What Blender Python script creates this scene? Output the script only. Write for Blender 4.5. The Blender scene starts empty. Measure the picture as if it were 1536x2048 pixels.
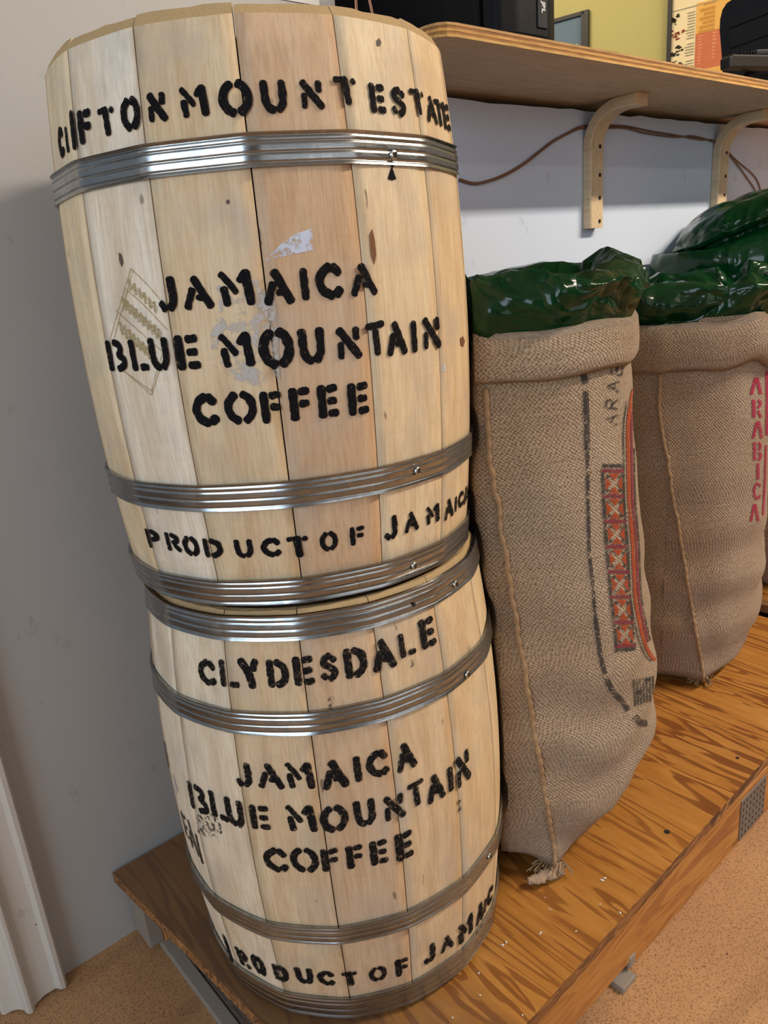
import bpy, bmesh, math, random
from mathutils import Vector, Matrix, noise
from mathutils.bvhtree import BVHTree
random.seed(7)
sc = bpy.context.scene
# ------------------------------------------------------------------ camera
F_PX = 1508.58
RM = ((0.7476908, -0.6588900, -0.0825974), (0.2661983, 0.1834480, 0.9463009), (0.6083559, 0.7295278, -0.3125571))
cam = bpy.data.objects.new('camera', bpy.data.cameras.new('camera'))
sc.collection.objects.link(cam)
cam.matrix_world = Matrix(((RM[0][0], RM[1][0], -RM[2][0], 0), (RM[0][1], RM[1][1], -RM[2][1], 0), (RM[0][2], RM[1][2], -RM[2][2], 0), (0, 0, 0, 1)))
cam.data.sensor_fit = 'VERTICAL'; cam.data.sensor_height = 24.0; cam.data.lens = 24.0 * F_PX / 2048.0
cam.data.clip_start = 0.02
sc.camera = cam
# ------------------------------------------------------------------ light
world = bpy.data.worlds.new('World'); sc.world = world; world.use_nodes = True
world.node_tree.nodes['Background'].inputs[0].default_value = (0.80, 0.90, 1.0, 1)
world.node_tree.nodes['Background'].inputs[1].default_value = 0.35

def area(name, loc, target, sx, sy, power, col, spread=math.pi):
    l = bpy.data.lights.new(name, 'AREA'); l.shape = 'RECTANGLE'; l.size = sx; l.size_y = sy
    l.energy = power; l.color = col; l.spread = spread
    o = bpy.data.objects.new(name, l); sc.collection.objects.link(o); o.location = loc
    o.rotation_euler = (Vector(target) - Vector(loc)).to_track_quat('-Z', 'Y').to_euler()
    return o
COOL = (0.72, 0.86, 1.0); WARM = (1.0, 0.87, 0.70)
area('window_daylight', (-2.2, -0.45, 0.35), (0.6, -0.1, -0.3), 1.9, 2.4, 88, COOL)
area('shopfront_daylight', (0.6, -3.7, 0.6), (0.6, 0.7, -0.2), 3.2, 1.9, 26, (0.90, 0.95, 1.0))
area('ceiling_tube', (2.7, -0.95, 1.70), (1.6, 0.5, -0.5), 2.2, 0.10, 125, WARM).rotation_euler.z = 0
area('ceiling_tube_second', (2.2, -2.2, 1.70), (2.2, -2.2, -1), 3.2, 0.12, 16, WARM)
area('back_room_lamp', (2.3, 2.6, 1.7), (3.2, 2.2, 0.6), 0.8, 0.8, 34, (1.0, 0.86, 0.62))
sc.view_settings.view_transform = 'Standard'; sc.view_settings.look = 'None'
sc.view_settings.exposure = -0.30; sc.view_settings.gamma = 1.0; sc.view_settings.use_curve_mapping = False
try:
    sc.cycles.use_denoising = True
    sc.cycles.max_bounces = 8; sc.cycles.caustics_reflective = False; sc.cycles.caustics_refractive = False
except Exception:
    pass

# ------------------------------------------------------------------ helpers
def ray(u, v):
    a, b = (u - 768.0) / F_PX, -(v - 1024.0) / F_PX
    return Vector((a * RM[0][0] + b * RM[1][0] + RM[2][0], a * RM[0][1] + b * RM[1][1] + RM[2][1], a * RM[0][2] + b * RM[1][2] + RM[2][2]))
def on(u, v, axis, val):
    d = ray(u, v); return d * (val / d[axis])
def lin(c):
    return c / 12.92 if c <= 0.04045 else ((c + 0.055) / 1.055) ** 2.4
def rgb(r, g, b):
    return (lin(r / 255), lin(g / 255), lin(b / 255), 1.0)
def obj(name, verts, faces, mat=None, parent=None, smooth=False, uvs=None):
    me = bpy.data.meshes.new(name); me.from_pydata([tuple(v) for v in verts], [], faces); me.update()
    if smooth: me.shade_smooth()
    if uvs:
        l = me.uv_layers.new(name='UVMap')
        for lp in me.loops: l.data[lp.index].uv = uvs[lp.vertex_index]
    o = bpy.data.objects.new(name, me); sc.collection.objects.link(o)
    if mat: me.materials.append(mat)
    if parent: o.parent = parent
    return o
def from_bm(name, bm, mat=None, parent=None, smooth=False):
    me = bpy.data.meshes.new(name); bm.to_mesh(me); bm.free()
    if smooth: me.shade_smooth()
    o = bpy.data.objects.new(name, me); sc.collection.objects.link(o)
    if mat: me.materials.append(mat)
    if parent: o.parent = parent
    return o
def box_bm(x0, x1, y0, y1, z0, z1, bev=0.0, seg=2):
    bm = bmesh.new(); bmesh.ops.create_cube(bm, size=1.0)
    for v in bm.verts:
        v.co = Vector((x0 if v.co.x < 0 else x1, y0 if v.co.y < 0 else y1, z0 if v.co.z < 0 else z1))
    if bev: bmesh.ops.bevel(bm, geom=list(bm.edges), offset=bev, segments=seg, affect='EDGES', profile=0.5)
    return bm
def box(name, x0, x1, y0, y1, z0, z1, mat, parent=None, bev=0.0):
    return from_bm(name, box_bm(x0, x1, y0, y1, z0, z1, bev), mat, parent)
def empty(name, loc=(0, 0, 0)):
    o = bpy.data.objects.new(name, None); sc.collection.objects.link(o); o.location = loc; o.empty_display_size = 0.05
    return o
def tag(o, label, cat, group=None):
    o['label'] = label; o['category'] = cat
    if group: o['group'] = group
    return o
def struct(o):
    o['kind'] = 'structure'; return o
def catmull(pts, n=8):
    P = [Vector(p) for p in pts]; out = []
    for i in range(len(P) - 1):
        p0 = P[max(i - 1, 0)]; p1 = P[i]; p2 = P[i + 1]; p3 = P[min(i + 2, len(P) - 1)]
        for k in range(n):
            t = k / n
            out.append(0.5 * (2 * p1 + (p2 - p0) * t + (2 * p0 - 5 * p1 + 4 * p2 - p3) * t * t + (3 * p1 - p0 - 3 * p2 + p3) * t ** 3))
    out.append(P[-1]); return out
def tube_data(pts, r, n=8, caps=True):
    V, Fc = [], []; m = len(pts); up = Vector((0.13, 0.31, 0.94))
    for i, p in enumerate(pts):
        d = (pts[min(i + 1, m - 1)] - pts[max(i - 1, 0)]).normalized()
        a = d.cross(up)
        if a.length < 1e-3: a = d.cross(Vector((1, 0, 0)))
        a.normalize(); b = d.cross(a)
        rr = r(i / (m - 1)) if callable(r) else r
        for k in range(n):
            t = 2 * math.pi * k / n; V.append(p + (a * math.cos(t) + b * math.sin(t)) * rr)
    for i in range(m - 1):
        for k in range(n):
            Fc.append((i * n + k, i * n + (k + 1) % n, (i + 1) * n + (k + 1) % n, (i + 1) * n + k))
    if caps: Fc.append(tuple(range(n - 1, -1, -1))); Fc.append(tuple((m - 1) * n + k for k in range(n)))
    return V, Fc
def tube(name, pts, r, mat, parent=None, n=8):
    V, Fc = tube_data(pts, r, n); return obj(name, V, Fc, mat, parent, True)
def disc(name, c, nrm, r, h, mat, parent=None, n=14, dome=0.5):
    nrm = Vector(nrm).normalized(); a = nrm.orthogonal().normalized(); b = nrm.cross(a); c = Vector(c)
    V, Fc = [], []
    rings = [(r, 0), (r, h * 0.5), (r * 0.8, h * (0.5 + dome * 0.4)), (r * 0.4, h * (0.5 + dome * 0.5))]
    for rr, hh in rings:
        for k in range(n):
            t = 2 * math.pi * k / n; V.append(c + (a * math.cos(t) + b * math.sin(t)) * rr + nrm * hh)
    for i in range(len(rings) - 1):
        for k in range(n): Fc.append((i * n + k, i * n + (k + 1) % n, (i + 1) * n + (k + 1) % n, (i + 1) * n + k))
    Fc.append(tuple((len(rings) - 1) * n + k for k in range(n)))
    return obj(name, V, Fc, mat, parent, True)

# ------------------------------------------------------------------ node helpers
class NT:
    def __init__(s, name):
        s.m = bpy.data.materials.new(name); s.m.use_nodes = True; s.t = s.m.node_tree
        s.b = s.t.nodes['Principled BSDF']; s.out = s.t.nodes['Material Output']
    def n(s, typ, **kw):
        nd = s.t.nodes.new(typ)
        for k, v in kw.items():
            if k[0] == '_': setattr(nd, k[1:], v)
            else:
                key = int(k[1:]) if k[0] == 'i' and k[1:].isdigit() else k.replace('__', ' ')
                s.set(nd.inputs[key], v)
        return nd
    def set(s, inp, v):
        if isinstance(v, bpy.types.NodeSocket): s.t.links.new(v, inp)
        else: inp.default_value = v
    def coord(s, which='Object', scale=(1, 1, 1), loc=(0, 0, 0)):
        c = s.n('ShaderNodeTexCoord')
        m = s.n('ShaderNodeMapping', Scale=scale, Location=loc); s.t.links.new(c.outputs[which], m.inputs['Vector'])
        return m.outputs[0]
    def noise(s, vec, scale, detail=4, rough=0.55, dist=0.0):
        return s.n('ShaderNodeTexNoise', Vector=vec, Scale=scale, Detail=detail, Roughness=rough, Distortion=dist).outputs['Fac']
    def ramp(s, fac, stops, interp='LINEAR'):
        r = s.n('ShaderNodeValToRGB', Fac=fac); r.color_ramp.interpolation = interp
        e = r.color_ramp.elements
        while len(e) < len(stops): e.new(0.5)
        for q, (p, c) in zip(e, stops):
            q.position = p; q.color = c if not isinstance(c, (int, float)) else (c, c, c, 1)
        return r.outputs[0]
    def mix(s, fac, a, b, blend='MIX'):
        m = s.n('ShaderNodeMix', _data_type='RGBA', _blend_type=blend)
        s.set(m.inputs[0], fac); s.set(m.inputs[6], a); s.set(m.inputs[7], b); return m.outputs[2]
    def math(s, op, a, b=0.0, c=0.0, clamp=False):
        m = s.n('ShaderNodeMath', _operation=op, _use_clamp=clamp); s.set(m.inputs[0], a); s.set(m.inputs[1], b); s.set(m.inputs[2], c); return m.outputs[0]
    def bump(s, h, strength=0.3, dist=0.002):
        b = s.n('ShaderNodeBump', Strength=strength, Distance=dist, Height=h); s.t.links.new(b.outputs[0], s.b.inputs['Normal']); return b
    def col(s, c): s.set(s.b.inputs['Base Color'], c); return s
    def p(s, **kw):
        for k, v in kw.items(): s.set(s.b.inputs[k.replace('__', ' ')], v)
        return s
def plain(name, c, rough=0.5, metal=0.0, spec=0.5, bump=0.0, bs=200):
    t = NT(name)
    v = t.coord(); f = t.noise(v, bs * 0.2, 4)
    dark = (c[0] * 0.86, c[1] * 0.86, c[2] * 0.86, 1)
    t.col(t.mix(f, dark, c)).p(Roughness=rough, Metallic=metal)
    t.b.inputs['Specular IOR Level'].default_value = spec
    if bump: t.bump(t.noise(v, bs, 3), bump, 0.001)
    return t.m

# ------------------------------------------------------------------ materials
def mat_stave(name, warm):
    t = NT(name)
    tone = t.n('ShaderNodeAttribute', _attribute_type='OBJECT', _attribute_name='tone').outputs['Fac']
    seed = t.n('ShaderNodeAttribute', _attribute_type='OBJECT', _attribute_name='seed').outputs['Fac']
    c = t.n('ShaderNodeTexCoord').outputs['Object']
    off = t.n('ShaderNodeCombineXYZ', X=t.math('MULTIPLY', seed, 3.1), Y=0.0, Z=seed).outputs[0]
    pos = t.n('ShaderNodeVectorMath', _operation='ADD', i0=c, i1=off).outputs[0]
    st = t.n('ShaderNodeMapping', Vector=pos, Scale=(1, 1, 0.05)).outputs[0]
    st2 = t.n('ShaderNodeMapping', Vector=pos, Scale=(1, 1, 0.16)).outputs[0]
    fine = t.noise(st, 420, 5, 0.65); mid = t.noise(st2, 42, 4, 0.55, 0.8); big = t.noise(st2, 9, 3)
    base = t.ramp(tone, [(0.0, rgb(236, 226, 208)), (0.35, rgb(228, 207, 170)), (0.65, rgb(210, 181, 150)), (1.0, rgb(194, 158, 124))])
    a = t.mix(t.ramp(mid, [(0.38, 0.0), (0.68, 0.75)]), base, t.mix(1.0, base, (0.80, 0.70, 0.60, 1), 'MULTIPLY'))
    a = t.mix(t.ramp(fine, [(0.42, 0.0), (0.70, 0.55)]), a, t.mix(1.0, a, (0.66, 0.58, 0.50, 1), 'MULTIPLY'))
    a = t.mix(t.ramp(big, [(0.45, 0.0), (0.75, 0.55)]), a, t.mix(1.0, a, (1.06, 1.02, 0.98, 1), 'MULTIPLY'))
    cross = t.noise(t.n('ShaderNodeMapping', Vector=pos, Scale=(0.6, 0.6, 3.2)).outputs[0], 60, 3)
    a = t.mix(t.ramp(cross, [(0.52, 0.0), (0.72, 0.22)]), a, t.mix(1.0, a, (0.82, 0.76, 0.70, 1), 'MULTIPLY'))
    spots = t.noise(t.n('ShaderNodeMapping', Vector=pos, Scale=(1, 1, 0.4)).outputs[0], 55, 2)
    a = t.mix(t.ramp(spots, [(0.735, 0.0), (0.76, 0.75)]), a, rgb(104, 84, 66))
    grime = t.noise(pos, 14, 5, 0.6)
    a = t.mix(t.ramp(grime, [(0.50, 0.0), (0.70, 0.45)]), a, rgb(178, 170, 160))
    t.col(a).p(Roughness=0.62); t.b.inputs['Specular IOR Level'].default_value = 0.35
    t.bump(t.math('ADD', fine, t.math('MULTIPLY', mid, 0.6)), 0.22, 0.0012)
    return t.m
M_STAVE = mat_stave('pale_stave_wood', 0)
M_ENDGRAIN = plain('sawn_end_grain', rgb(186, 156, 112), 0.85, bump=1.0, bs=420)
def mat_galv(name, c, tint):
    t = NT(name); v = t.coord()
    sp = t.n('ShaderNodeTexVoronoi', Vector=v, Scale=90.0).outputs['Color']
    spg = t.n('ShaderNodeSeparateColor', Color=sp).outputs[0]
    sc_ = t.noise(t.coord(scale=(1, 1, 14)), 60, 4, 0.6)
    st = t.noise(v, 26, 4)
    a = t.mix(t.ramp(spg, [(0.0, 0.0), (1.0, 0.35)]), c, tint)
    a = t.mix(t.ramp(st, [(0.55, 0.0), (0.75, 0.5)]), a, rgb(140, 142, 140))
    t.col(a).p(Metallic=1.0, Roughness=t.math('ADD', t.math('MULTIPLY', sc_, 0.22), t.math('ADD', t.math('MULTIPLY', spg, 0.08), 0.09)))
    t.bump(sc_, 0.10, 0.0006)
    return t.m
M_GALV = mat_galv('galvanised_steel', rgb(168, 172, 174), rgb(112, 122, 132))
M_ZINC = plain('zinc_screw', rgb(205, 205, 198), 0.25, 1.0)
def mat_paint(name, c, gap=0.36, ground=None):
    t = NT(name); u = t.coord('UV', (0.45, 1.0, 1)); n = t.noise(u, 11, 3, 0.6)
    v = t.coord('Object'); n2 = t.noise(v, 260, 3)
    f = t.math('ADD', t.math('MULTIPLY', n, 0.78), t.math('MULTIPLY', n2, 0.22))
    al = t.ramp(f, [(gap, 0.0), (gap + 0.05, 1.0)])
    t.col(t.mix(n2, (c[0] * 0.8, c[1] * 0.8, c[2] * 0.8, 1), (c[0] * 1.25, c[1] * 1.25, c[2] * 1.25, 1))).p(Roughness=0.85, Alpha=al); t.b.inputs['Specular IOR Level'].default_value = 0.12
    return t.m
M_INK = mat_paint('black_stencil_paint', rgb(17, 16, 19), 0.36)
M_INKDRY = mat_paint('dry_black_stencil_paint', rgb(20, 19, 21), 0.40)
def mat_burlap(name, light, dark, pitch, twill):
    t = NT(name); uv = t.coord('UV')
    wob = t.n('ShaderNodeTexNoise', Vector=uv, Scale=38.0, Detail=2.0).outputs['Color']
    w2 = t.n('ShaderNodeVectorMath', _operation='SCALE', i0=t.n('ShaderNodeVectorMath', _operation='SUBTRACT', i0=wob, i1=(0.5, 0.5, 0.5)).outputs[0])
    w2.inputs['Scale'].default_value = 0.0080
    q = t.n('ShaderNodeVectorMath', _operation='ADD', i0=uv, i1=w2.outputs[0]).outputs[0]
    s = t.n('ShaderNodeSeparateXYZ', Vector=q)
    U = t.math('MULTIPLY', s.outputs[0], math.pi / pitch); V = t.math('MULTIPLY', s.outputs[1], math.pi / pitch)
    if twill: U = t.math('ADD', U, t.math('MULTIPLY', V, twill))
    su, sv = t.math('SINE', U), t.math('SINE', V)
    h = t.math('ADD', t.math('MULTIPLY', t.math('MULTIPLY', su, sv), 0.5), 0.5)
    g = t.math('MINIMUM', t.math('ABSOLUTE', t.math('COSINE', U)), t.math('ABSOLUTE', t.math('COSINE', V)))
    hh = t.math('ADD', h, t.math('MULTIPLY', t.math('SUBTRACT', 1.0, g), 0.35))
    fz = t.noise(uv, 300, 4, 0.75); big = t.noise(uv, 7, 4); thread = t.noise(t.coord('UV', (6, 190, 1)), 1.0, 3)
    thread2 = t.noise(t.coord('UV', (190, 6, 1)), 1.0, 3)
    f = t.math('ADD', t.math('MULTIPLY', hh, 0.42), t.math('MULTIPLY', t.math('MULTIPLY_ADD', t.math('SUBTRACT', fz, 0.5), 2.0, 0.5), 0.62))
    a = t.mix(t.ramp(f, [(0.30, 0.0), (0.78, 1.0)]), dark, light)
    a = t.mix(t.ramp(thread, [(0.5, 0.0), (0.72, 0.38)]), a, t.mix(1.0, a, (0.66, 0.60, 0.54, 1), 'MULTIPLY'))
    a = t.mix(t.ramp(thread2, [(0.5, 0.0), (0.72, 0.28)]), a, t.mix(1.0, a, (0.72, 0.66, 0.60, 1), 'MULTIPLY'))
    a = t.mix(t.ramp(big, [(0.42, 0.0), (0.72, 0.45)]), a, t.mix(1.0, a, (0.84, 0.72, 0.56, 1), 'MULTIPLY'))
    t.col(a).p(Roughness=0.95, Sheen__Weight=0.25); t.b.inputs['Specular IOR Level'].default_value = 0.1
    t.bump(t.math('ADD', hh, t.math('MULTIPLY', fz, 0.5)), 0.75, 0.0028)
    return t.m
M_BURLAP = mat_burlap('burlap_weave', rgb(206, 182, 154), rgb(104, 82, 62), 0.0027, 0.0)
M_BURLAP2 = mat_burlap('twilled_burlap', rgb(198, 172, 146), rgb(100, 80, 64), 0.0027, 0.35)
M_JUTE = plain('jute_cord', rgb(168, 138, 104), 0.95, bump=1.2, bs=420)
def mat_plastic(nm, strength):
    t = NT(nm); v = t.coord(); n = t.noise(v, 22, 4, 0.6, 0.6)
    c = t.mix(n, rgb(2, 32, 15), rgb(5, 62, 28)); t.col(c).p(Roughness=0.16); t.b.inputs['Specular IOR Level'].default_value = 0.36
    w = t.n('ShaderNodeTexNoise', Vector=v, Scale=7.0, Detail=2.0).outputs['Color']
    vv = t.n('ShaderNodeVectorMath', _operation='MULTIPLY_ADD', i0=w, i1=(0.16, 0.16, 0.10), i2=v).outputs[0]
    def ridge(sc_, sz): return t.math('ABSOLUTE', t.math('SUBTRACT', t.noise(t.n('ShaderNodeMapping', Vector=vv, Scale=(1, 1, sz)).outputs[0], sc_, 1, 0.4), 0.5))
    hh = t.math('ADD', ridge(8, 1.9), t.math('MULTIPLY', ridge(21, 1.5), 0.30))
    t.bump(hh, strength, 0.05); return t.m
M_GREEN = mat_plastic('green_plastic_film', 0.85); M_BAG = mat_plastic('taut_green_plastic_film', 0.30)
def mat_wall(name, c, marks=0.0):
    t = NT(name); v = t.coord(); big = t.noise(v, 1.6, 4); a = t.mix(big, (c[0] * 0.93, c[1] * 0.93, c[2] * 0.92, 1), c)
    if marks:
        s = t.noise(t.coord(scale=(1, 1, 0.6)), 17, 6, 0.68); a = t.mix(t.ramp(s, [(0.62, 0.0), (0.74, marks)]), a, rgb(112, 104, 100))
        d = t.noise(t.coord(scale=(1, 1, 1)), 62, 2); a = t.mix(t.ramp(d, [(0.765, 0.0), (0.785, marks)]), a, rgb(70, 62, 58))
    t.col(a).p(Roughness=0.55); t.bump(t.noise(v, 90, 3), 0.05, 0.001); return t.m
M_WALL = mat_wall('white_painted_wall', rgb(180, 178, 176), 0.55)
M_WALL2 = mat_wall('cool_white_painted_wall', rgb(212, 224, 246), 0.4)
M_OLIVE = mat_wall('olive_painted_wall', rgb(196, 184, 112))
M_TRIM = mat_wall('scuffed_white_trim_paint', rgb(206, 200, 192), 0.7)
M_CEIL = mat_wall('off_white_ceiling', rgb(206, 200, 188))
def mat_floor():
    t = NT('worn_tan_concrete'); v = t.coord(); big = t.noise(v, 3.2, 5, 0.6); sp = t.noise(v, 330, 3, 0.7)
    a = t.ramp(big, [(0.3, rgb(164, 122, 86)), (0.55, rgb(188, 142, 98)), (0.75, rgb(202, 160, 114))])
    a = t.mix(t.ramp(sp, [(0.50, 0.0), (0.62, 0.62)]), a, rgb(96, 62, 42))
    crumbs = t.noise(v, 75, 2); a = t.mix(t.ramp(crumbs, [(0.74, 0.0), (0.76, 0.9)]), a, rgb(58, 34, 24))
    w = t.n('ShaderNodeTexWave', Vector=t.coord(scale=(1, 1, 1), loc=(0.4, 1.2, 0)), Scale=2.2, Distortion=3.0, Detail=2.0, Detail__Scale=0.6, _wave_type='RINGS').outputs['Fac']
    a = t.mix(t.ramp(w, [(0.90, 0.0), (1.0, 0.25)]), a, rgb(112, 78, 58))
    t.col(a).p(Roughness=0.6); t.bump(sp, 0.25, 0.001); return t.m
M_FLOOR = mat_floor()
def mat_ply(name, l, m, d, axis='Y', rough=0.42, scale=1.0, dirt_shade=False):
    t = NT(name); s = {'Y': (1, 0.11, 1), 'X': (0.11, 1, 1)}[axis]
    v = t.coord(scale=tuple(k * scale for k in s)); n = t.noise(v, 14, 3, 0.5, 1.6); n2 = t.noise(v, 150, 4, 0.6)
    band = t.math('FRACT', t.math('MULTIPLY', n, 6.5))
    a = t.ramp(band, [(0.0, l), (0.42, m), (0.60, m), (0.68, d), (0.92, d), (1.0, l)])
    soft = t.noise(t.coord(scale=(1, 0.5, 1)), 4, 3); a = t.mix(t.ramp(soft, [(0.35, 0.0), (0.6, 0.8)]), t.mix(0.55, a, m), a)
    a = t.mix(t.ramp(n2, [(0.45, 0.0), (0.75, 0.4)]), a, t.mix(1.0, a, (0.62, 0.54, 0.46, 1), 'MULTIPLY'))
    st = t.noise(t.coord(), 5, 5, 0.65); a = t.mix(t.ramp(st, [(0.5, 0.0), (0.8, 0.5)]), a, t.mix(1.0, a, (0.6, 0.52, 0.46, 1), 'MULTIPLY'))
    dot = t.noise(t.coord(), 95, 2); a = t.mix(t.ramp(dot, [(0.75, 0.0), (0.77, 0.8)]), a, rgb(60, 34, 18))
    if dirt_shade:  # grime plus the barrels' shade, both mixed into the colour towards the left end
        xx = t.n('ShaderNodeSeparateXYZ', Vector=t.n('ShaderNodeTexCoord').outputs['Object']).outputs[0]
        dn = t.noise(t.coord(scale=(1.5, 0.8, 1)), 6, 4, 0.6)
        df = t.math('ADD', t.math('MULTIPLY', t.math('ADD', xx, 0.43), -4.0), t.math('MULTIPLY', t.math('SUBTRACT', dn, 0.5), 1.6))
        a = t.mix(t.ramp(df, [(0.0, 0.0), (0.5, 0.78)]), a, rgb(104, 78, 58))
    t.col(a).p(Roughness=rough); t.bump(n2, 0.15, 0.001); return t.m
M_PLY = mat_ply('varnished_plywood', rgb(190, 134, 66), rgb(174, 116, 50), rgb(118, 66, 26), dirt_shade=True)
M_PLYEDGE = mat_ply('rough_plywood_edge', rgb(176, 126, 74), rgb(138, 92, 50), rgb(84, 54, 32), 'X', 0.8, 2.0)
M_RAIL = mat_ply('warm_pine_rail', rgb(196, 142, 78), rgb(184, 126, 64), rgb(160, 104, 54), 'X', 0.6)
M_DARKWOOD = mat_ply('dark_weathered_board', rgb(96, 82, 74), rgb(78, 66, 60), rgb(56, 46, 42), 'Y', 0.8)
M_GREYWOOD = plain('grey_weathered_wood', rgb(150, 138, 126), 0.85, bump=0.6, bs=300)
M_SHELF = mat_ply('shelf_plywood_face', rgb(206, 182, 152), rgb(200, 174, 144), rgb(192, 166, 136), 'X', 0.7)
def mat_laminate():
    t = NT('laminated_plywood_edge'); z = t.n('ShaderNodeSeparateXYZ', Vector=t.n('ShaderNodeTexCoord').outputs['Object']).outputs[2]
    k = t.math('FRACT', t.math('MULTIPLY', t.math('SUBTRACT', z, 0.2689), 1 / 0.0056))
    n = t.noise(t.coord(scale=(0.15, 1, 1)), 160, 3)
    a = t.ramp(k, [(0.0, rgb(206, 164, 96)), (0.45, rgb(200, 150, 78)), (0.55, rgb(150, 100, 46)), (0.95, rgb(144, 96, 44)), (1.0, rgb(206, 164, 96))])
    a = t.mix(t.ramp(n, [(0.5, 0.0), (0.75, 0.6)]), a, rgb(104, 72, 40))
    t.col(a).p(Roughness=0.7); t.bump(n, 0.4, 0.001); return t.m
M_LAM = mat_laminate()
M_BRKT = mat_ply('pale_birch_bracket', rgb(222, 200, 166), rgb(218, 194, 158), rgb(212, 186, 148), 'Y', 0.5, 0.6)
M_BLACK = plain('black_speaker_plastic', rgb(15, 16, 20), 0.45, spec=0.10, bump=0.2, bs=900)
M_BLACK2 = plain('black_moulded_plastic', rgb(38, 40, 45), 0.5, spec=0.15, bump=0.15, bs=700)
M_HOLE = plain('dark_recess', rgb(30, 26, 24), 0.9)
M_WIRE = plain('brown_twin_flex', rgb(132, 96, 74), 0.5)
M_COPPER = plain('copper_coloured_flex', rgb(206, 150, 122), 0.35, 0.4)
M_STEEL = plain('dull_nail_plate_steel', rgb(140, 142, 146), 0.45, 0.8, bump=0.3, bs=120)
M_PAPER = plain('white_paper', rgb(236, 236, 232), 0.8)

# ------------------------------------------------------------------ room shell
YW = 0.999; ZF = -0.957; ZP = -0.830; ZC = 1.75; XC = 0.824
struct(box('floor', -2.3, 6.0, -4.0, 6.0, ZF - 0.05, ZF, M_FLOOR))
struct(box('ceiling', -2.3, 6.0, -4.0, 6.0, ZC, ZC + 0.05, M_CEIL))
# full-height column of the back wall, beside the doorway
struct(box('wall_back', 0.07, XC, YW, YW + 0.12, ZF, ZC, M_WALL))
# low wall under the shelf, with a ragged top edge
bm = bmesh.new(); N = 90; rows = []
for i in range(N + 1):
    x = XC + (4.6 - XC) * i / N
    zt = 0.258 + 0.006 * noise.noise(Vector((x * 9, 3, 0))) + 0.004 * noise.noise(Vector((x * 31, 7, 0)))
    rows.append([bm.verts.new((x, y, z)) for y, z in ((YW, ZF), (YW, zt), (YW + 0.12, zt), (YW + 0.12, ZF))])
for a, b in zip(rows, rows[1:]):
    for k in range(3): bm.faces.new((a[k], b[k], b[k + 1], a[k + 1]))
struct(from_bm('wall_low', bm, M_WALL2))
struct(box('wall_left', -2.35, -2.3, -4.0, 1.1, ZF, ZC, M_WALL))
struct(box('wall_right', 6.0, 6.05, -4.0, 6.0, ZF, ZC, M_WALL))
struct(box('wall_front', -2.3, 6.0, -4.05, -4.0, ZF, ZC, M_WALL))
struct(box('wall_doorway', -2.3, -0.85, YW, YW + 0.12, ZF, ZC, M_WALL))
struct(box('trim_2', -0.85, 0.07, YW, YW + 0.12, 1.15, ZC, M_WALL))
# olive wall of the room behind, running away obliquely
OD = Vector((-0.19, 0.98, 0)).normalized(); OP = on(1338, 100, 1, 2.05); OP.z = 0
ON = Vector((-OD.y, OD.x, 0))
def olive(s, z, d=0.0): return OP + OD * s + ON * d + Vector((0, 0, z))
V = [olive(s, z, d) for d in (0, -0.1) for s, z in ((-1.0, ZF), (3.6, ZF), (3.6, ZC), (-1.0, ZC))]
struct(obj('wall_far', V, [(0, 1, 2, 3), (7, 6, 5, 4), (0, 4, 5, 1), (1, 5, 6, 2), (2, 6, 7, 3), (3, 7, 4, 0)], M_OLIVE))
# door casing, a fluted moulding
prof = [(0.140, 0.0), (0.1405, -0.020), (0.137, -0.0255), (0.131, -0.026), (0.128, -0.022), (0.125, -0.0195), (0.110, -0.0185), (0.098, -0.0195), (0.0945, -0.022),
        (0.0925, -0.0275), (0.089, -0.0305), (0.085, -0.0305), (0.082, -0.027), (0.080, -0.019), (0.076, -0.015), (0.072, -0.013), (0.066, -0.011), (0.058, -0.009), (0.055, -0.004), (0.055, 0.0)]
zs = [ZF + 0.004, ZF + 0.4, ZF + 1.0, 1.15]; V = []; Fc = []; m = len(prof)
for zi, z in enumerate(zs):
    for x, y in prof:
        V.append((x, YW + y, z + (0.003 * math.sin(x * 120) if zi == 0 else 0)))
for i in range(len(zs) - 1):
    for k in range(m - 1): Fc.append((i * m + k, i * m + k + 1, (i + 1) * m + k + 1, (i + 1) * m + k))
struct(obj('trim_1', V, Fc, M_TRIM))

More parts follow.
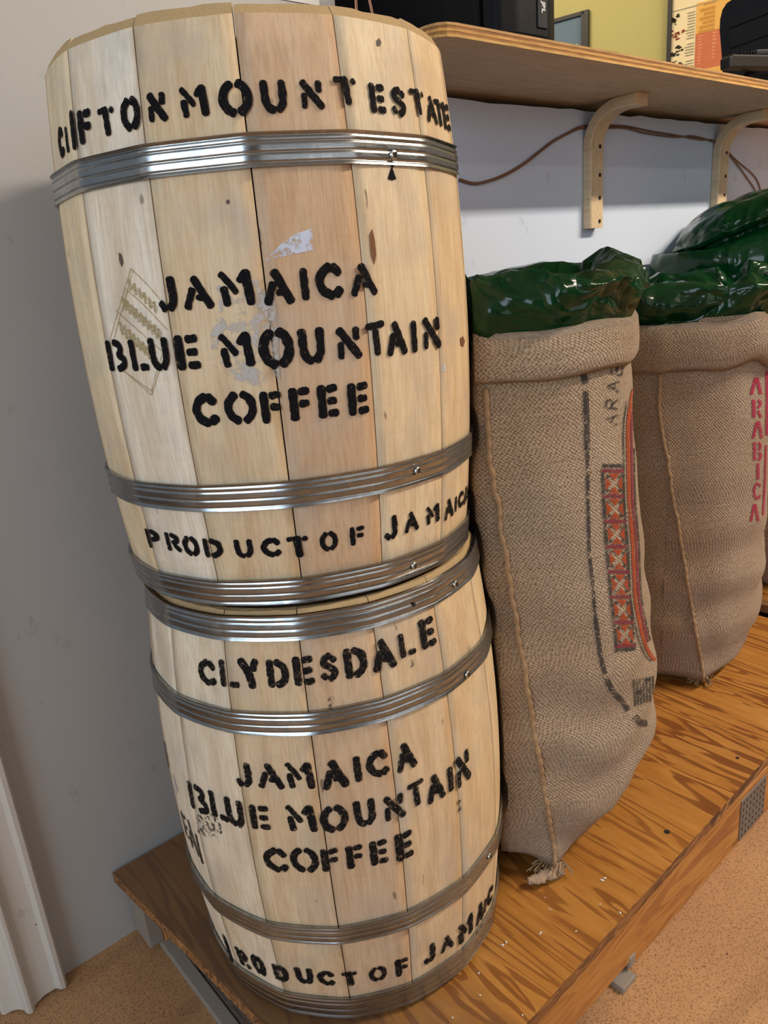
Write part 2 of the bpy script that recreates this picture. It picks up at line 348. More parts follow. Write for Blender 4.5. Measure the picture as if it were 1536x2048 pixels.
# ------------------------------------------------------------------ barrels
AXL = Vector((0.0035, 0.0217, 1.0)).normalized(); AXU = Vector((0.0185, 0.0195, 1.0)).normalized()
class Barrel:
    def __init__(s, base, H, rend, bulge, seams, label, tones, axis):
        s.H, s.rend, s.bulge = H, rend, bulge
        s.root = empty('wooden_barrel', base); s.root.rotation_mode = 'QUATERNION'
        s.root.rotation_quaternion = Vector((0, 0, 1)).rotation_difference(axis)
        s.M = Matrix.Translation(Vector(base)) @ s.root.rotation_quaternion.to_matrix().to_4x4(); s.Mi = s.M.inverted()
        tag(s.root, label, 'barrel', 'stacked wooden coffee barrels')
        n = len(seams); se = [math.radians(a) for a in seams]
        # close the circle with staves of similar width
        rest = 2 * math.pi - (se[-1] - se[0]); k = 16 - (n - 1)
        for i in range(1, k): se.append(se[n - 1] + rest * (i + 0.12 * math.sin(i * 2.3)) / k)
        s.seams = se
        random.seed(int(H * 1e4))
        for i in range(16):
            a = se[i]; b = se[(i + 1) % 16] + (2 * math.pi if i == 15 else 0)
            o = s.stave(a, b); o['tone'] = tones[i] if i < len(tones) else random.random(); o['seed'] = random.random() * 9
    def R(s, h):
        t = 2 * h / s.H - 1; return s.rend + s.bulge * (1 - t * t)
    def facet(s, th):
        se = s.seams
        while th < se[0]: th += 2 * math.pi
        while th >= se[0] + 2 * math.pi: th -= 2 * math.pi
        for i in range(16):
            a = se[i]; b = se[i + 1] if i < 15 else se[0] + 2 * math.pi
            if a <= th <= b: return math.cos((b - a) / 2) / math.cos(th - (a + b) / 2)
        return 1.0
    def surf(s, th, h, off=0.0, k=0.6):
        r = s.R(h) * ((1 - k) + k * s.facet(th)) + off
        return Vector((r * math.cos(th), r * math.sin(th), h))
    def hit(s, u, v):
        o = s.Mi @ Vector((0, 0, 0)); d = (s.Mi.to_3x3() @ ray(u, v)); lo = None; st = 0.35
        while st < 1.6:
            p = o + d * st; r = math.hypot(p.x, p.y)
            if 0 <= p.z <= s.H and r < s.R(p.z) * (0.4 + 0.6 * s.facet(math.atan2(p.y, p.x))):
                a, b = st - 0.004, st
                for _ in range(14):
                    c = (a + b) / 2; p = o + d * c
                    if math.hypot(p.x, p.y) < s.R(p.z) * (0.4 + 0.6 * s.facet(math.atan2(p.y, p.x))): b = c
                    else: a = c
                p = o + d * b; return math.atan2(p.y, p.x), p.z
            st += 0.004
        return None
    def stave(s, a, b):
        nu, nz, th_ = 7, 20, 0.013; g = 0.0006 / 0.2; V = []; Fc = []
        hs = [0, 0.004] + [0.009 + (s.H - 0.018) * i / (nz - 4) for i in range(nz - 3)] + [s.H - 0.004, s.H]
        top = random.uniform(-0.0012, 0.0012); d0 = random.uniform(-0.0002, 0.0002)
        for h in hs:
            edge = min(h, s.H - h); ch = 0.0055 * max(0, 1 - edge / 0.009)
            for i in range(nu + 1):
                f = i / nu; t = a + g + (b - a - 2 * g) * f
                e = 0.0007 if i in (0, nu) else 0.0
                p = s.surf(t, h, -ch - e + d0 + 0.0003 * noise.noise(Vector((t * 9, h * 7, s.H))))
                if edge < 0.0085 and h > 0.1: p.z += top + 0.0012 * noise.noise(Vector((t * 46, 1, h * 300))); p.xy *= 1 + 0.006 * noise.noise(Vector((t * 40, 5, h * 200)))
                V.append(p)
        n1 = len(V)
        for h in hs:
            for i in range(nu + 1):
                t = a + g + (b - a - 2 * g) * i / nu; r = s.R(h) - th_; V.append((r * math.cos(t), r * math.sin(t), h))
        w = nu + 1; m = len(hs)
        for j in range(m - 1):
            for i in range(nu):
                q = (j * w + i, j * w + i + 1, (j + 1) * w + i + 1, (j + 1) * w + i); Fc.append(q); Fc.append(tuple(n1 + x for x in q[::-1]))
            for i, fl in ((0, 1), (nu, 0)):
                q = (j * w + i, (j + 1) * w + i, n1 + (j + 1) * w + i, n1 + j * w + i); Fc.append(q if fl else q[::-1])
        for i in range(nu):
            Fc.append((i + 1, i, n1 + i, n1 + i + 1)); j = m - 1; Fc.append((j * w + i, j * w + i + 1, n1 + j * w + i + 1, n1 + j * w + i))
        o = obj('stave', V, Fc, M_STAVE, s.root); o.data.materials.append(M_ENDGRAIN)
        for p in o.data.polygons:
            if max(p.vertices) < n1 and (p.vertices[0] // w >= m - 3 or p.vertices[2] // w <= 2): p.material_index = 1
            elif p.normal.z > 0.8: p.material_index = 1
            if max(p.vertices) < n1: p.use_smooth = p.material_index == 0
        return o
    def head(s, h):
        # planks of the flat end, set a little inside
        r = s.R(h) - 0.0145; w = 2 * r / 5
        for i in range(5):
            x0 = -r + i * w + 0.0006; x1 = x0 + w - 0.0012; V = []
            arc = [x0 + (x1 - x0) * k / 6 for k in range(7)]
            ring = [(x, math.sqrt(max(0, r * r - x * x))) for x in arc] + [(x, -math.sqrt(max(0, r * r - x * x))) for x in arc[::-1]]
            k = len(ring); V = [(x, y, h) for x, y in ring] + [(x, y, h - 0.012) for x, y in ring]
            Fc = [tuple(range(k - 1, -1, -1)), tuple(range(k, 2 * k))] + [(j, (j + 1) % k, k + (j + 1) % k, k + j) for j in range(k)]
            o = obj('head_plank', V, Fc, M_STAVE, s.root); o['tone'] = random.random(); o['seed'] = random.random() * 5
    def hoop(s, h0, h1, screw=None, ridges=3, kf=0.42, lap=True):
        prof = []; np_ = 34
        for i in range(np_ + 1):
            f = i / np_
            g = sum(math.exp(-((f - q) / 0.030) ** 2) for q in (0.13, 0.42, 0.72, 0.90))
            b = 0.0010 * (1 - min(1, g)) + 0.0003 * math.sin(math.pi * f)
            e = (0.0018 if kf > 0.6 else 0.0009) * math.exp(-((f - 1) / 0.06) ** 2) + 0.0007 * math.exp(-(f / 0.05) ** 2)
            prof.append((h0 + (h1 - h0) * f, 0.0014 + b + e))
        full = [(h1, 0.0002)] and prof
        def ring(t0, t1, n, closed, add, nm, parent):
            V = []; Fc = []; P = [(h0, 0.0003)] + prof + [(h1, 0.0003)]; m = len(P)
            cnt = n if closed else n + 1
            for j in range(cnt):
                t = t0 + (t1 - t0) * j / n
                for hh, off in P:
                    p = s.surf(t, hh, off + add + 0.0004 * noise.noise(Vector((math.cos(t) * 6, math.sin(t) * 6, hh * 25))), kf)
                    p.x += 0; V.append(p)
            for j in range(n):
                a = j; b = (j + 1) % cnt
                for k in range(m - 1): Fc.append((a * m + k, b * m + k, b * m + k + 1, a * m + k + 1))
            if not closed:
                Fc.append(tuple(range(m))); Fc.append(tuple((cnt - 1) * m + k for k in range(m - 1, -1, -1)))
            o_ = obj(nm, V, Fc, M_GALV, parent, True); o_.data.set_sharp_from_angle(angle=math.radians(80)); return o_
        o = ring(0, 2 * math.pi, 144, True, 0.0, 'hoop', s.root)
        if screw:
            q = s.hit(*screw)
            if q:
                t = q[0]
                h = (h0 + h1) / 2; h = q[1] if h0 < q[1] < h1 else h
                c = s.surf(t, h, 0.0034, kf); n = Vector((math.cos(t), math.sin(t), 0))
                d = disc('screw', c, n, 0.0042, 0.0026, M_ZINC, o)
                tz = Vector((-math.sin(t), math.cos(t), 0)); rot = (tz + Vector((0, 0, 1.3))).normalized(); r2 = n.cross(rot)
                for k, ax in enumerate((rot, r2)):
                    pass
                cc = c + n * 0.0026; V = []; Fc = []
                for ax, bx in ((rot, r2), (r2, rot)):
                    b0 = len(V); V += [cc + ax * 0.0026 + bx * 0.0005, cc + ax * 0.0026 - bx * 0.0005, cc - ax * 0.0026 - bx * 0.0005, cc - ax * 0.0026 + bx * 0.0005]
                    V += [v - n * 0.0008 for v in V[b0:b0 + 4]]
                    Fc += [(b0, b0 + 1, b0 + 2, b0 + 3)] + [(b0 + i, b0 + 4 + i, b0 + 4 + (i + 1) % 4, b0 + (i + 1) % 4) for i in range(4)]
                obj('screw_slot', V, Fc, M_HOLE, o)
        return o
# stencil glyphs: strokes in a unit box, (points, width relative to letter height)
G = {
 'A': [([(.10, 0), (.34, .62)], 1), ([(.44, 1), (.94, 0)], 1.1), ([(.50, .33), (.66, .30), (.80, .30)], .8)],
 'B': [([(.14, 1), (.14, 0)], 1), ([(.46, 1), (.74, .86), (.72, .62), (.62, .52), (.84, .36), (.84, .14), (.52, 0)], 1)],
 'C': [([(.56, .98), (.26, .80), (.13, .5), (.26, .2), (.58, .02)], 1.15), ([(.70, .97), (.90, .76)], 1.15), ([(.74, .06), (.92, .20)], 1.15)],
 'D': [([(.15, 1), (.15, 0)], 1.1), ([(.48, .98), (.80, .80), (.90, .5), (.80, .2), (.48, .02)], 1.1)],
 'E': [([(.18, 1), (.18, 0)], 1.15), ([(.56, .93), (.90, .95)], 1), ([(.56, .5), (.84, .5)], 1), ([(.56, .06), (.90, .06)], 1)],
 'F': [([(.18, 1), (.18, 0)], 1.15), ([(.56, .93), (.92, .95)], 1), ([(.56, .5), (.86, .5)], 1)],
 'I': [([(.5, 1), (.5, 0)], 1.1)],
 'J': [([(.68, 1), (.72, .55), (.70, .22), (.52, .04)], 1.1), ([(.06, .22), (.24, .02)], 1)],
 'L': [([(.16, 1), (.18, 0)], 1.1), ([(.60, .05), (.92, .05)], 1)],
 'M': [([(.10, .52), (.16, 0)], 1), ([(.06, 1), (.26, .72), (.46, .38)], .85), ([(.60, .74), (.76, .96)], .9), ([(.80, 1), (.88, 0)], 1.2)],
 'N': [([(.10, 0), (.12, .50)], .9), ([(.10, 1), (.50, .5), (.92, 0)], 1.15), ([(.84, 1), (.84, .66)], 1)],
 'O': [([(.36, .99), (.15, .78), (.08, .5), (.16, .22), (.40, .01)], 1.12), ([(.64, 1), (.86, .80), (.94, .5), (.85, .2), (.66, .02)], 1.12)],
 'P': [([(.16, 1), (.16, 0)], 1), ([(.48, .96), (.82, .82), (.84, .62), (.50, .46)], 1)],
 'R': [([(.16, 1), (.16, 0)], 1), ([(.48, .96), (.82, .82), (.80, .62), (.50, .48)], 1), ([(.60, .30), (.90, .02)], 1)],
 'S': [([(.60, .98), (.26, .86), (.24, .66), (.54, .50), (.80, .32), (.72, .10), (.52, .0)], 1.05), ([(.76, .86), (.86, .76)], 1), ([(.12, .20), (.24, .08)], 1)],
 'T': [([(.02, .92), (.34, .95)], .8), ([(.46, .98), (.50, .5), (.54, 0)], 1.2), ([(.86, .93), (.92, .84)], .9)],
 't': [([(.02, .90), (.50, .93), (.98, .96)], .85), ([(.48, .74), (.54, 0)], 1)],
 'U': [([(.14, 1), (.16, .36), (.26, .10), (.44, 0)], 1.1), ([(.84, 1), (.84, .36), (.76, .14), (.64, 0)], 1.1)],
 'Y': [([(.08, 1), (.46, .52), (.62, 0)], 1.2), ([(.90, 1), (.72, .66)], 1)],
 'p': [([(.10, 1), (.20, 0)], 1), ([(.52, .95), (.84, .74), (.60, .44)], 1)],
 'r': [([(.10, 1), (.20, 0)], 1), ([(.52, .95), (.84, .74), (.60, .44)], 1), ([(.86, .12), (.94, .04)], 1)],
}
def stroke_mesh(pts, w, mapf, V, Fc, UV, seed, nacross=3):
    P = catmull([(x, y, 0) for x, y in pts], 6) if len(pts) > 2 else [Vector((pts[0][0], pts[0][1], 0)).lerp(Vector((pts[1][0], pts[1][1], 0)), k / 9) for k in range(10)]
    # metric strokes: pts are in metres on the flattened surface
    d0 = (P[0] - P[1]).normalized(); d1 = (P[-1] - P[-2]).normalized()
    P = [P[0] + d0 * w * .30, P[0] + d0 * w * .15] + P + [P[-1] + d1 * w * .15, P[-1] + d1 * w * .30]
    m = len(P); b0 = len(V); L = 0
    for i, p in enumerate(P):
        d = (P[min(i + 1, m - 1)] - P[max(i - 1, 0)]).normalized(); nn = Vector((-d.y, d.x, 0))
        ww = w / 2 * (0.45 if i in (0, m - 1) else 0.82 if i in (1, m - 2) else 1.0)
        if i: L += (p - P[i - 1]).length
        for k in range(nacross + 1):
            f = k / nacross * 2 - 1
            jit = 1 + 0.22 * noise.noise(Vector((L / w * 1.6, f * 2, seed)))
            q = p + nn * ww * f * (jit if abs(f) == 1 else 1)
            V.append(mapf(q.x, q.y)); UV.append((L / w * 0.35 + seed, (k / nacross) + seed * 3.3))
    n = nacross + 1
    for i in range(m - 1):
        for k in range(nacross): Fc.append((b0 + i * n + k, b0 + i * n + k + 1, b0 + (i + 1) * n + k + 1, b0 + (i + 1) * n + k))
def letter_line(B, letters, sc_, off, wfrac, mat, name='lettering', lean=0.10):
    V, Fc, UV = [], [], []
    for ch, xc, w, yt, yb in letters:
        X = lambda a: off[0] + a * sc_; Y = lambda a: off[1] + a * sc_
        ym = (yt + yb) / 2; hgt = yb - yt
        c = B.hit(X(xc), Y(ym)); t = B.hit(X(xc - lean * hgt / 2), Y(yt)); b = B.hit(X(xc + lean * hgt / 2), Y(yb))
        l = B.hit(X(xc - w / 2), Y(ym)); r = B.hit(X(xc + w / 2), Y(ym))
        if not (c and t and b): print('miss', ch, xc, ym, c, t, b); continue
        R0 = B.R(c[1])
        if l and r: wid = (r[0] - l[0]) * R0
        elif l: wid = 2 * (c[0] - l[0]) * R0
        elif r: wid = 2 * (r[0] - c[0]) * R0
        else: wid = 0.02
        H = max(t[1] - b[1], 0.008); wid = max(min(wid, 1.12 * H), 0.004)
        sw = wfrac * min(H, 0.035)
        inset = sw * 0.30
        def mp(x, y, c=c, R0=R0):
            return B.surf(c[0] + x / R0, c[1] + y, 0.0011)
        for pts, k in G[ch]:
            w_ = sw * k
            P = [((x - 0.5) * max(wid - sw * .5, .003), (y - 0.5) * (H - 2 * inset)) for x, y in pts]
            stroke_mesh(P, w_, mp, V, Fc, UV, random.random() * 7)
    return obj(name, V, Fc, mat, B.root, False, UV)
def patch(B, pix, mat, name, off=0.0005, n=10):
    """thin flat mark on the staves, outline given where it was seen, built on the surface in angle and height"""
    q = [B.hit(u, v) for u, v in pix]; q = [a for a in q if a]
    cx = sum(a[0] for a in q) / len(q); cy = sum(a[1] for a in q) / len(q); k = len(q); V = [B.surf(cx, cy, off)]; Fc = []; UV = [(0.5, 0.5)]
    for j in range(1, 5):
        for a in q:
            f = j / 4; V.append(B.surf(cx + (a[0] - cx) * f, cy + (a[1] - cy) * f, off)); UV.append((0.5 + (a[0] - cx) * 2.0, 0.5 + (a[1] - cy) * 10))
    for i in range(k):
        Fc.append((0, 1 + i, 1 + (i + 1) % k))
        for j in range(3): Fc.append((1 + j * k + i, 1 + (j + 1) * k + i, 1 + (j + 1) * k + (i + 1) % k, 1 + j * k + (i + 1) % k))
    return obj(name, V, Fc, mat, B.root, False, UV)
def thin_lines(B, lines, w, mat, name):
    V, Fc, UV = [], [], []
    for ln in lines:
        q = [B.hit(u, v) for u, v in ln]
        if None in q: continue
        c = q[0]; R0 = B.R(c[1])
        P = [((a[0] - c[0]) * R0, a[1] - c[1]) for a in q]
        stroke_mesh(P, w, lambda x, y: B.surf(c[0] + x / R0, c[1] + y, 0.0004), V, Fc, UV, random.random() * 9, 1)
    return obj(name, V, Fc, mat, B.root, False, UV)

ZJ = -0.309
low = Barrel((0.4745, 0.6999, ZP + 0.0055), 0.512, 0.1935, 0.018, [-198.5, -176, -153.4, -130.6, -109.2, -87.8, -65],
             'lower wooden barrel stencilled CLYDESDALE, standing on the plywood platform', [.10, .16, .44, .62, .48, .42, .35], AXL)
upp = Barrel((0.4748, 0.7227, ZJ + 0.0015), 0.504, 0.1950, 0.015, [-197, -173, -149.7, -125.6, -102, -78, -55],
             'upper wooden barrel stencilled CLIFTON MOUNT ESTATE, stacked on another barrel', [.30, .02, .42, .64, .30, .40, .4], AXU)
for B in (low, upp):
    B.head(B.H - 0.022); B.head(0.030)
low.hoop(0.000, 0.034, (967, 1877)); low.hoop(0.122, 0.147, (972, 1733)); low.hoop(0.386, 0.411, (928, 1347)); low.hoop(0.4850, 0.5100, (904, 1167))
upp.hoop(0.000, 0.027, (823, 1130)); upp.hoop(0.098, 0.124, (829, 941)); upp.hoop(0.383, 0.409, (783, 311), kf=0.8)
h = upp.hit(783, 311)

s2, s3, s4, s5 = (860 / 1536, (80, 0)), (860 / 1536, (100, 400)), (820 / 1536, (200, 880)), (760 / 1536, (280, 1400))
letter_line(upp, [('C', 78, 18, 456, 564), ('L', 100, 20, 452, 545), ('I', 120, 9, 395, 535), ('F', 163, 52, 392, 512), ('T', 240, 60, 380, 485), ('O', 325, 68, 350, 465),
  ('N', 420, 70, 332, 435), ('M', 552, 118, 308, 418), ('O', 697, 118, 290, 415), ('U', 835, 104, 287, 402), ('N', 970, 86, 288, 390), ('T', 1092, 84, 272, 375)], *s2, .25, M_INK)
letter_line(upp, [('E', 1203, 62, 300, 405), ('S', 1278, 58, 312, 415), ('T', 1350, 60, 318, 410), ('A', 1396, 36, 345, 440), ('T', 1424, 30, 356, 450), ('E', 1449, 24, 370, 466)], *s2, .25, M_INK)
letter_line(upp, [('J', 424, 80, 274, 400), ('A', 526, 112, 272, 390), ('M', 668, 140, 252, 378), ('A', 812, 112, 248, 374), ('I', 908, 26, 244, 358), ('C', 995, 104, 228, 354), ('A', 1118, 98, 228, 342)], *s3, .235, M_INK)
letter_line(upp, [('B', 240, 74, 500, 611), ('L', 318, 68, 498, 610), ('U', 392, 78, 492, 606), ('E', 492, 98, 482, 606), ('M', 668, 144, 475, 596), ('O', 808, 122, 462, 600), ('U', 935, 104, 458, 582),
  ('N', 1067, 92, 455, 567), ('t', 1163, 70, 432, 556), ('A', 1235, 74, 435, 554), ('I', 1298, 16, 432, 544), ('N', 1362, 64, 420, 530)], *s3, .235, M_INK)
letter_line(upp, [('C', 556, 96, 692, 808), ('O', 680, 114, 686, 798), ('F', 790, 84, 684, 796), ('F', 893, 84, 670, 786), ('E', 993, 82, 660, 776), ('E', 1100, 84, 653, 766)], *s3, .24, M_INK)
letter_line(upp, [('P', 200, 60, 335, 406), ('R', 275, 60, 348, 416), ('O', 342, 56, 362, 432), ('D', 422, 94, 370, 440), ('U', 540, 88, 372, 438), ('C', 640, 80, 367, 436), ('T', 742, 84, 358, 438)], *s4, .27, M_INK)
letter_line(upp, [('O', 856, 66, 344, 413), ('F', 962, 62, 324, 391), ('J', 1092, 58, 285, 371), ('A', 1165, 54, 270, 341), ('M', 1246, 72, 244, 309), ('A', 1306, 34, 222, 290), ('I', 1331, 8, 214, 266), ('C', 1350, 20, 196, 248), ('A', 1370, 18, 176, 232)], *s4, .24, M_INK)
letter_line(low, [('C', 402, 68, 822, 916), ('L', 482, 78, 825, 926), ('Y', 560, 78, 818, 929), ('D', 665, 86, 822, 926), ('E', 762, 88, 810, 919), ('S', 857, 76, 798, 902), ('D', 955, 92, 776, 888), ('A', 1060, 92, 745, 862), ('L', 1148, 70, 718, 808), ('E', 1225, 66, 665, 776)], *s4, .235, M_INKDRY)
letter_line(low, [('J', 424, 76, 252, 351), ('A', 525, 108, 255, 356), ('M', 648, 122, 252, 356), ('A', 785, 112, 242, 356), ('I', 878, 26, 226, 329), ('C', 958, 100, 204, 309), ('A', 1072, 86, 172, 282)], *s5, .235, M_INKDRY)
letter_line(low, [('B', 236, 76, 345, 451), ('L', 318, 72, 376, 479), ('U', 384, 76, 400, 506), ('E', 485, 90, 425, 521), ('M', 654, 128, 425, 529), ('O', 784, 114, 428, 531), ('U', 908, 98, 402, 504), ('N', 1028, 88, 384, 481), ('t', 1115, 70, 325, 426), ('A', 1192, 76, 300, 406), ('I', 1253, 16, 270, 366), ('N', 1305, 62, 215, 335)], *s5, .23, M_INKDRY)
letter_line(low, [('C', 548, 106, 598, 691), ('O', 664, 114, 598, 693), ('F', 768, 80, 601, 691), ('F', 868, 76, 586, 676), ('E', 965, 82, 566, 661), ('E', 1068, 80, 534, 641)], *s5, .23, M_INKDRY)
letter_line(low, [('p', 358, 34, 973, 1032), ('r', 418, 38, 1012, 1072), ('O', 480, 42, 1038, 1102), ('D', 568, 56, 1074, 1134), ('U', 665, 76, 1082, 1142), ('C', 752, 72, 1094, 1150), ('T', 848, 66, 1096, 1152)], *s5, .27, M_INKDRY)
letter_line(low, [('O', 960, 72, 1078, 1132), ('F', 1058, 60, 1044, 1111), ('J', 1172, 54, 988, 1056), ('A', 1240, 54, 953, 1007), ('M', 1318, 60, 888, 957), ('A', 1373, 26, 825, 890), ('I', 1393, 8, 808, 852), ('C', 1413, 20, 764, 816)], *s5, .24, M_INKDRY)
letter_line(low, [('I', 110, 7, 175, 262), ('E', 186, 14, 470, 545), ('A', 212, 22, 500, 600), ('L', 242, 26, 555, 650)], *s5, .14, M_INKDRY)

# marks on the staves
def mat_scuff(name, c, thr, sc_=60):
    t = NT(name); u = t.coord('UV'); v = t.coord(); n = t.noise(v, sc_, 5, 0.7)
    d = t.n('ShaderNodeVectorMath', _operation='DISTANCE', i0=u, i1=(0.5, 0.5, 0)).outputs['Value']
    f = t.math('SUBTRACT', n, t.math('MULTIPLY', d, 0.25)); al = t.ramp(f, [(thr, 0.0), (thr + 0.12, 0.85)])
    t.col(c).p(Roughness=0.7, Alpha=al); return t.m
M_SCUFF = mat_scuff('pale_scuff', rgb(196, 192, 188), 0.38)
M_SMUDGE = mat_scuff('black_smudge', rgb(40, 36, 36), 0.44, 170)
M_STAMP = mat_paint('faded_stamp_ink', rgb(168, 148, 104), 0.47)
M_TAPE = mat_scuff('clear_tape_scrap', rgb(206, 216, 236), 0.36, 130); M_TAPE.node_tree.nodes['Principled BSDF'].inputs['Roughness'].default_value = 0.1
patch(upp, [(430, 560), (470, 600), (500, 560), (545, 560), (556, 650), (560, 760), (520, 775), (470, 760), (425, 730), (420, 670), (440, 620)], M_SCUFF, 'scuff_mark')
patch(upp, [(528, 523), (560, 490), (590, 468), (624, 457), (626, 500), (590, 508), (560, 514)], M_TAPE, 'tape_scrap')
patch(upp, [(738, 470), (744, 458), (749, 480), (752, 510), (748, 530), (741, 510)], plain('brown_knot', rgb(122, 80, 46), 0.7, bump=0.8, bs=900), 'knot')
patch(upp, [(752, 82), (757, 76), (762, 84), (760, 92), (754, 92)], plain('dark_knot', rgb(92, 78, 66), 0.7), 'knot')
patch(upp, [(453, 400), (457, 399), (460, 404), (456, 409), (452, 406)], bpy.data.materials['dark_knot'], 'knot')
patch(upp, [(238, 505), (243, 508), (247, 524), (244, 534), (239, 522)], bpy.data.materials['dark_knot'], 'knot')
patch(upp, [(920, 676), (925, 672), (929, 682), (926, 694), (921, 690)], bpy.data.materials['brown_knot'], 'knot')
patch(upp, [(777, 350), (783, 332), (789, 350), (792, 358), (783, 361), (775, 358)], M_INK, 'ink_drip')
patch(upp, [(781, 322), (786, 322), (789, 331), (784, 336), (779, 331)], M_INK, 'ink_drip')
patch(upp, [(881, 735), (889, 726), (891, 741), (884, 743)], M_TAPE, 'tape_scrap')
thin_lines(upp, [[(262, 537), (240, 610), (215, 700)], [(266, 540), (245, 615), (222, 702)], [(262, 537), (300, 575), (340, 622)], [(252, 578), (290, 612), (335, 660)], [(232, 620), (270, 655), (322, 700)],
  [(245, 740), (275, 765), (303, 790)], [(250, 742), (278, 764), (303, 782)], [(303, 790), (318, 745), (332, 705)], [(303, 782), (314, 742), (326, 705)], [(256, 580), (246, 622)]], 0.0011, M_STAMP, 'faded_stamp')
thin_lines(upp, [[(258 + a * 10, 560 + a * 9), (262 + a * 10, 578 + a * 9)] for a in range(6)] + [[(245 + a * 9, 595 + a * 8), (252 + a * 9, 618 + a * 8)] for a in range(9)] + [[(240 + a * 9, 645 + a * 8), (246 + a * 9, 668 + a * 8)] for a in range(8)], 0.004, M_STAMP, 'faded_stamp')
patch(low, [(390, 1630), (420, 1625), (440, 1640), (445, 1665), (430, 1678), (400, 1670), (388, 1650)], M_SMUDGE, 'smudge')
patch(low, [(655, 1395), (666, 1392), (670, 1400), (662, 1414), (656, 1412)], M_SMUDGE, 'smudge')
patch(low, [(915, 1600), (921, 1600), (922, 1620), (917, 1628)], M_SMUDGE, 'smudge')
patch(low, [(822, 1318), (830, 1316), (828, 1330), (820, 1336)], M_SMUDGE, 'smudge')
patch(low, [(336, 1548), (346, 1545), (356, 1580), (352, 1600), (344, 1590)], M_SCUFF, 'scuff_mark')
patch(low, [(305, 1240), (325, 1235), (335, 1260), (322, 1278), (308, 1262)], M_SMUDGE, 'smudge')
q = low.hit(823, 1207)
if q: c_ = low.surf(q[0], q[1], 0.0032, 0.42); disc('rivet_hole', c_, (math.cos(q[0]), math.sin(q[0]), 0), 0.0022, 0.0008, M_HOLE, low.root)

# ------------------------------------------------------------------ platform
plat = empty('plywood_platform', (0.9, 0.7, ZF))
tag(plat, 'low platform of varnished plywood on a pine frame, under the barrels and sacks', 'platform')
def rel(o, root):
    o.parent = root; o.matrix_parent_inverse = root.matrix_world.inverted(); return o
PO = Vector((0.9, 0.7, ZF))
def pbox(name, x0, x1, y0, y1, z0, z1, mat, bev=0.001):
    return box(name, x0 - PO.x, x1 - PO.x, y0 - PO.y, y1 - PO.y, z0 - PO.z, z1 - PO.z, mat, plat, bev)
# plywood sheet with ragged front edge: plan outline extruded
N = 120; top = []
XL0, XL1, XR = (0.268 + 0.02), 0.239, 1.62
front = [(0.29 + (XR - 0.29) * i / N, 0.4085 + 0.018 * (i / N) + 0.0016 * noise.noise(Vector((i * 0.9, 0, 0)))) for i in range(N + 1)]
left = [(0.239 + 0.051 * (1 - j / 24) + 0.0012 * noise.noise(Vector((j * 1.7, 5, 0))), 0.4085 + (0.992 - 0.4085) * j / 24) for j in range(1, 25)]
outline = front + [(XR, 0.992)] + left[::-1]
k = len(outline); zt, zb = ZP - ZF - 0.0, ZP - ZF - 0.018
V = [(x - PO.x, y - PO.y, zt) for x, y in outline] + [(x - PO.x, y - PO.y, zb) for x, y in outline]
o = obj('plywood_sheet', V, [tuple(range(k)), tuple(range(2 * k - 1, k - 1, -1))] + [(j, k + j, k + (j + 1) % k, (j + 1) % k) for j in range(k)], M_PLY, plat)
o.data.materials.append(M_PLYEDGE)
for p in o.data.polygons:
    if abs(p.normal.z) < 0.5: p.material_index = 1
pbox('front_rail', 0.31, 1.9, 0.418, 0.455, ZP - 0.018 - 0.085, ZP - 0.018, M_RAIL, 0.002)
pbox('front_runner', 0.725, 1.9, 0.423, 0.452, ZF, ZP - 0.103, M_RAIL, 0.003)
pbox('foot_block', 0.684, 0.716, 0.408, 0.46, ZF + 0.0, ZF + 0.010, M_GREYWOOD, 0.002)
pbox('foot_block', 0.712, 0.728, 0.416, 0.46, ZF + 0.014, ZF + 0.034, M_GREYWOOD, 0.003)
pbox('side_rail', 0.288, 0.325, 0.46, 0.925, ZF + 0.006, ZP - 0.018, M_DARKWOOD, 0.002)
pbox('side_runner', 0.268, 0.287, 0.40, 0.955, ZF, ZF + 0.012, M_GREYWOOD, 0.002)
pbox('corner_block', 0.252, 0.275, 0.935, 0.985, ZF + 0.012, ZP - 0.018, M_GREYWOOD, 0.002)
pbox('back_rail', 0.275, 1.9, 0.93, 0.985, ZF + 0.012, ZP - 0.018, M_RAIL, 0.002)
# nail plate on the rail: bent sheet with punched holes
np_ = pbox('nail_plate', 1.035, 1.125, 0.4162, 0.4182, ZP - 0.108, ZP - 0.03, M_STEEL, 0.0003)
V, Fc = [], []
for i in range(7):
    for j in range(6):
        x = 1.043 + i * 0.0125; z = ZP - 0.101 + j * 0.0125; b0 = len(V)
        V += [(x - PO.x + dx, 0.4160 - PO.y, z - PO.z + dz) for dx, dz in ((-.0012, -.0028), (.0012, -.0028), (.0012, .0028), (-.0012, .0028))]
        V += [(x - PO.x + dx, 0.4154 - PO.y, z - PO.z + dz) for dx, dz in ((-.0012, .0012), (.0012, .0012))]
        Fc += [(b0, b0 + 1, b0 + 2, b0 + 3), (b0 + 3, b0 + 2, b0 + 5, b0 + 4)]
po = obj('plate_teeth', V, Fc, M_HOLE, np_)
disc('screw', on(1334, 1664, 2, ZP) - PO, (0, 0, 1), 0.0042, 0.0015, M_HOLE, plat)
disc('screw', on(1475, 1516, 2, ZP) - PO, (0, 0, 1), 0.0030, 0.0012, M_HOLE, plat)
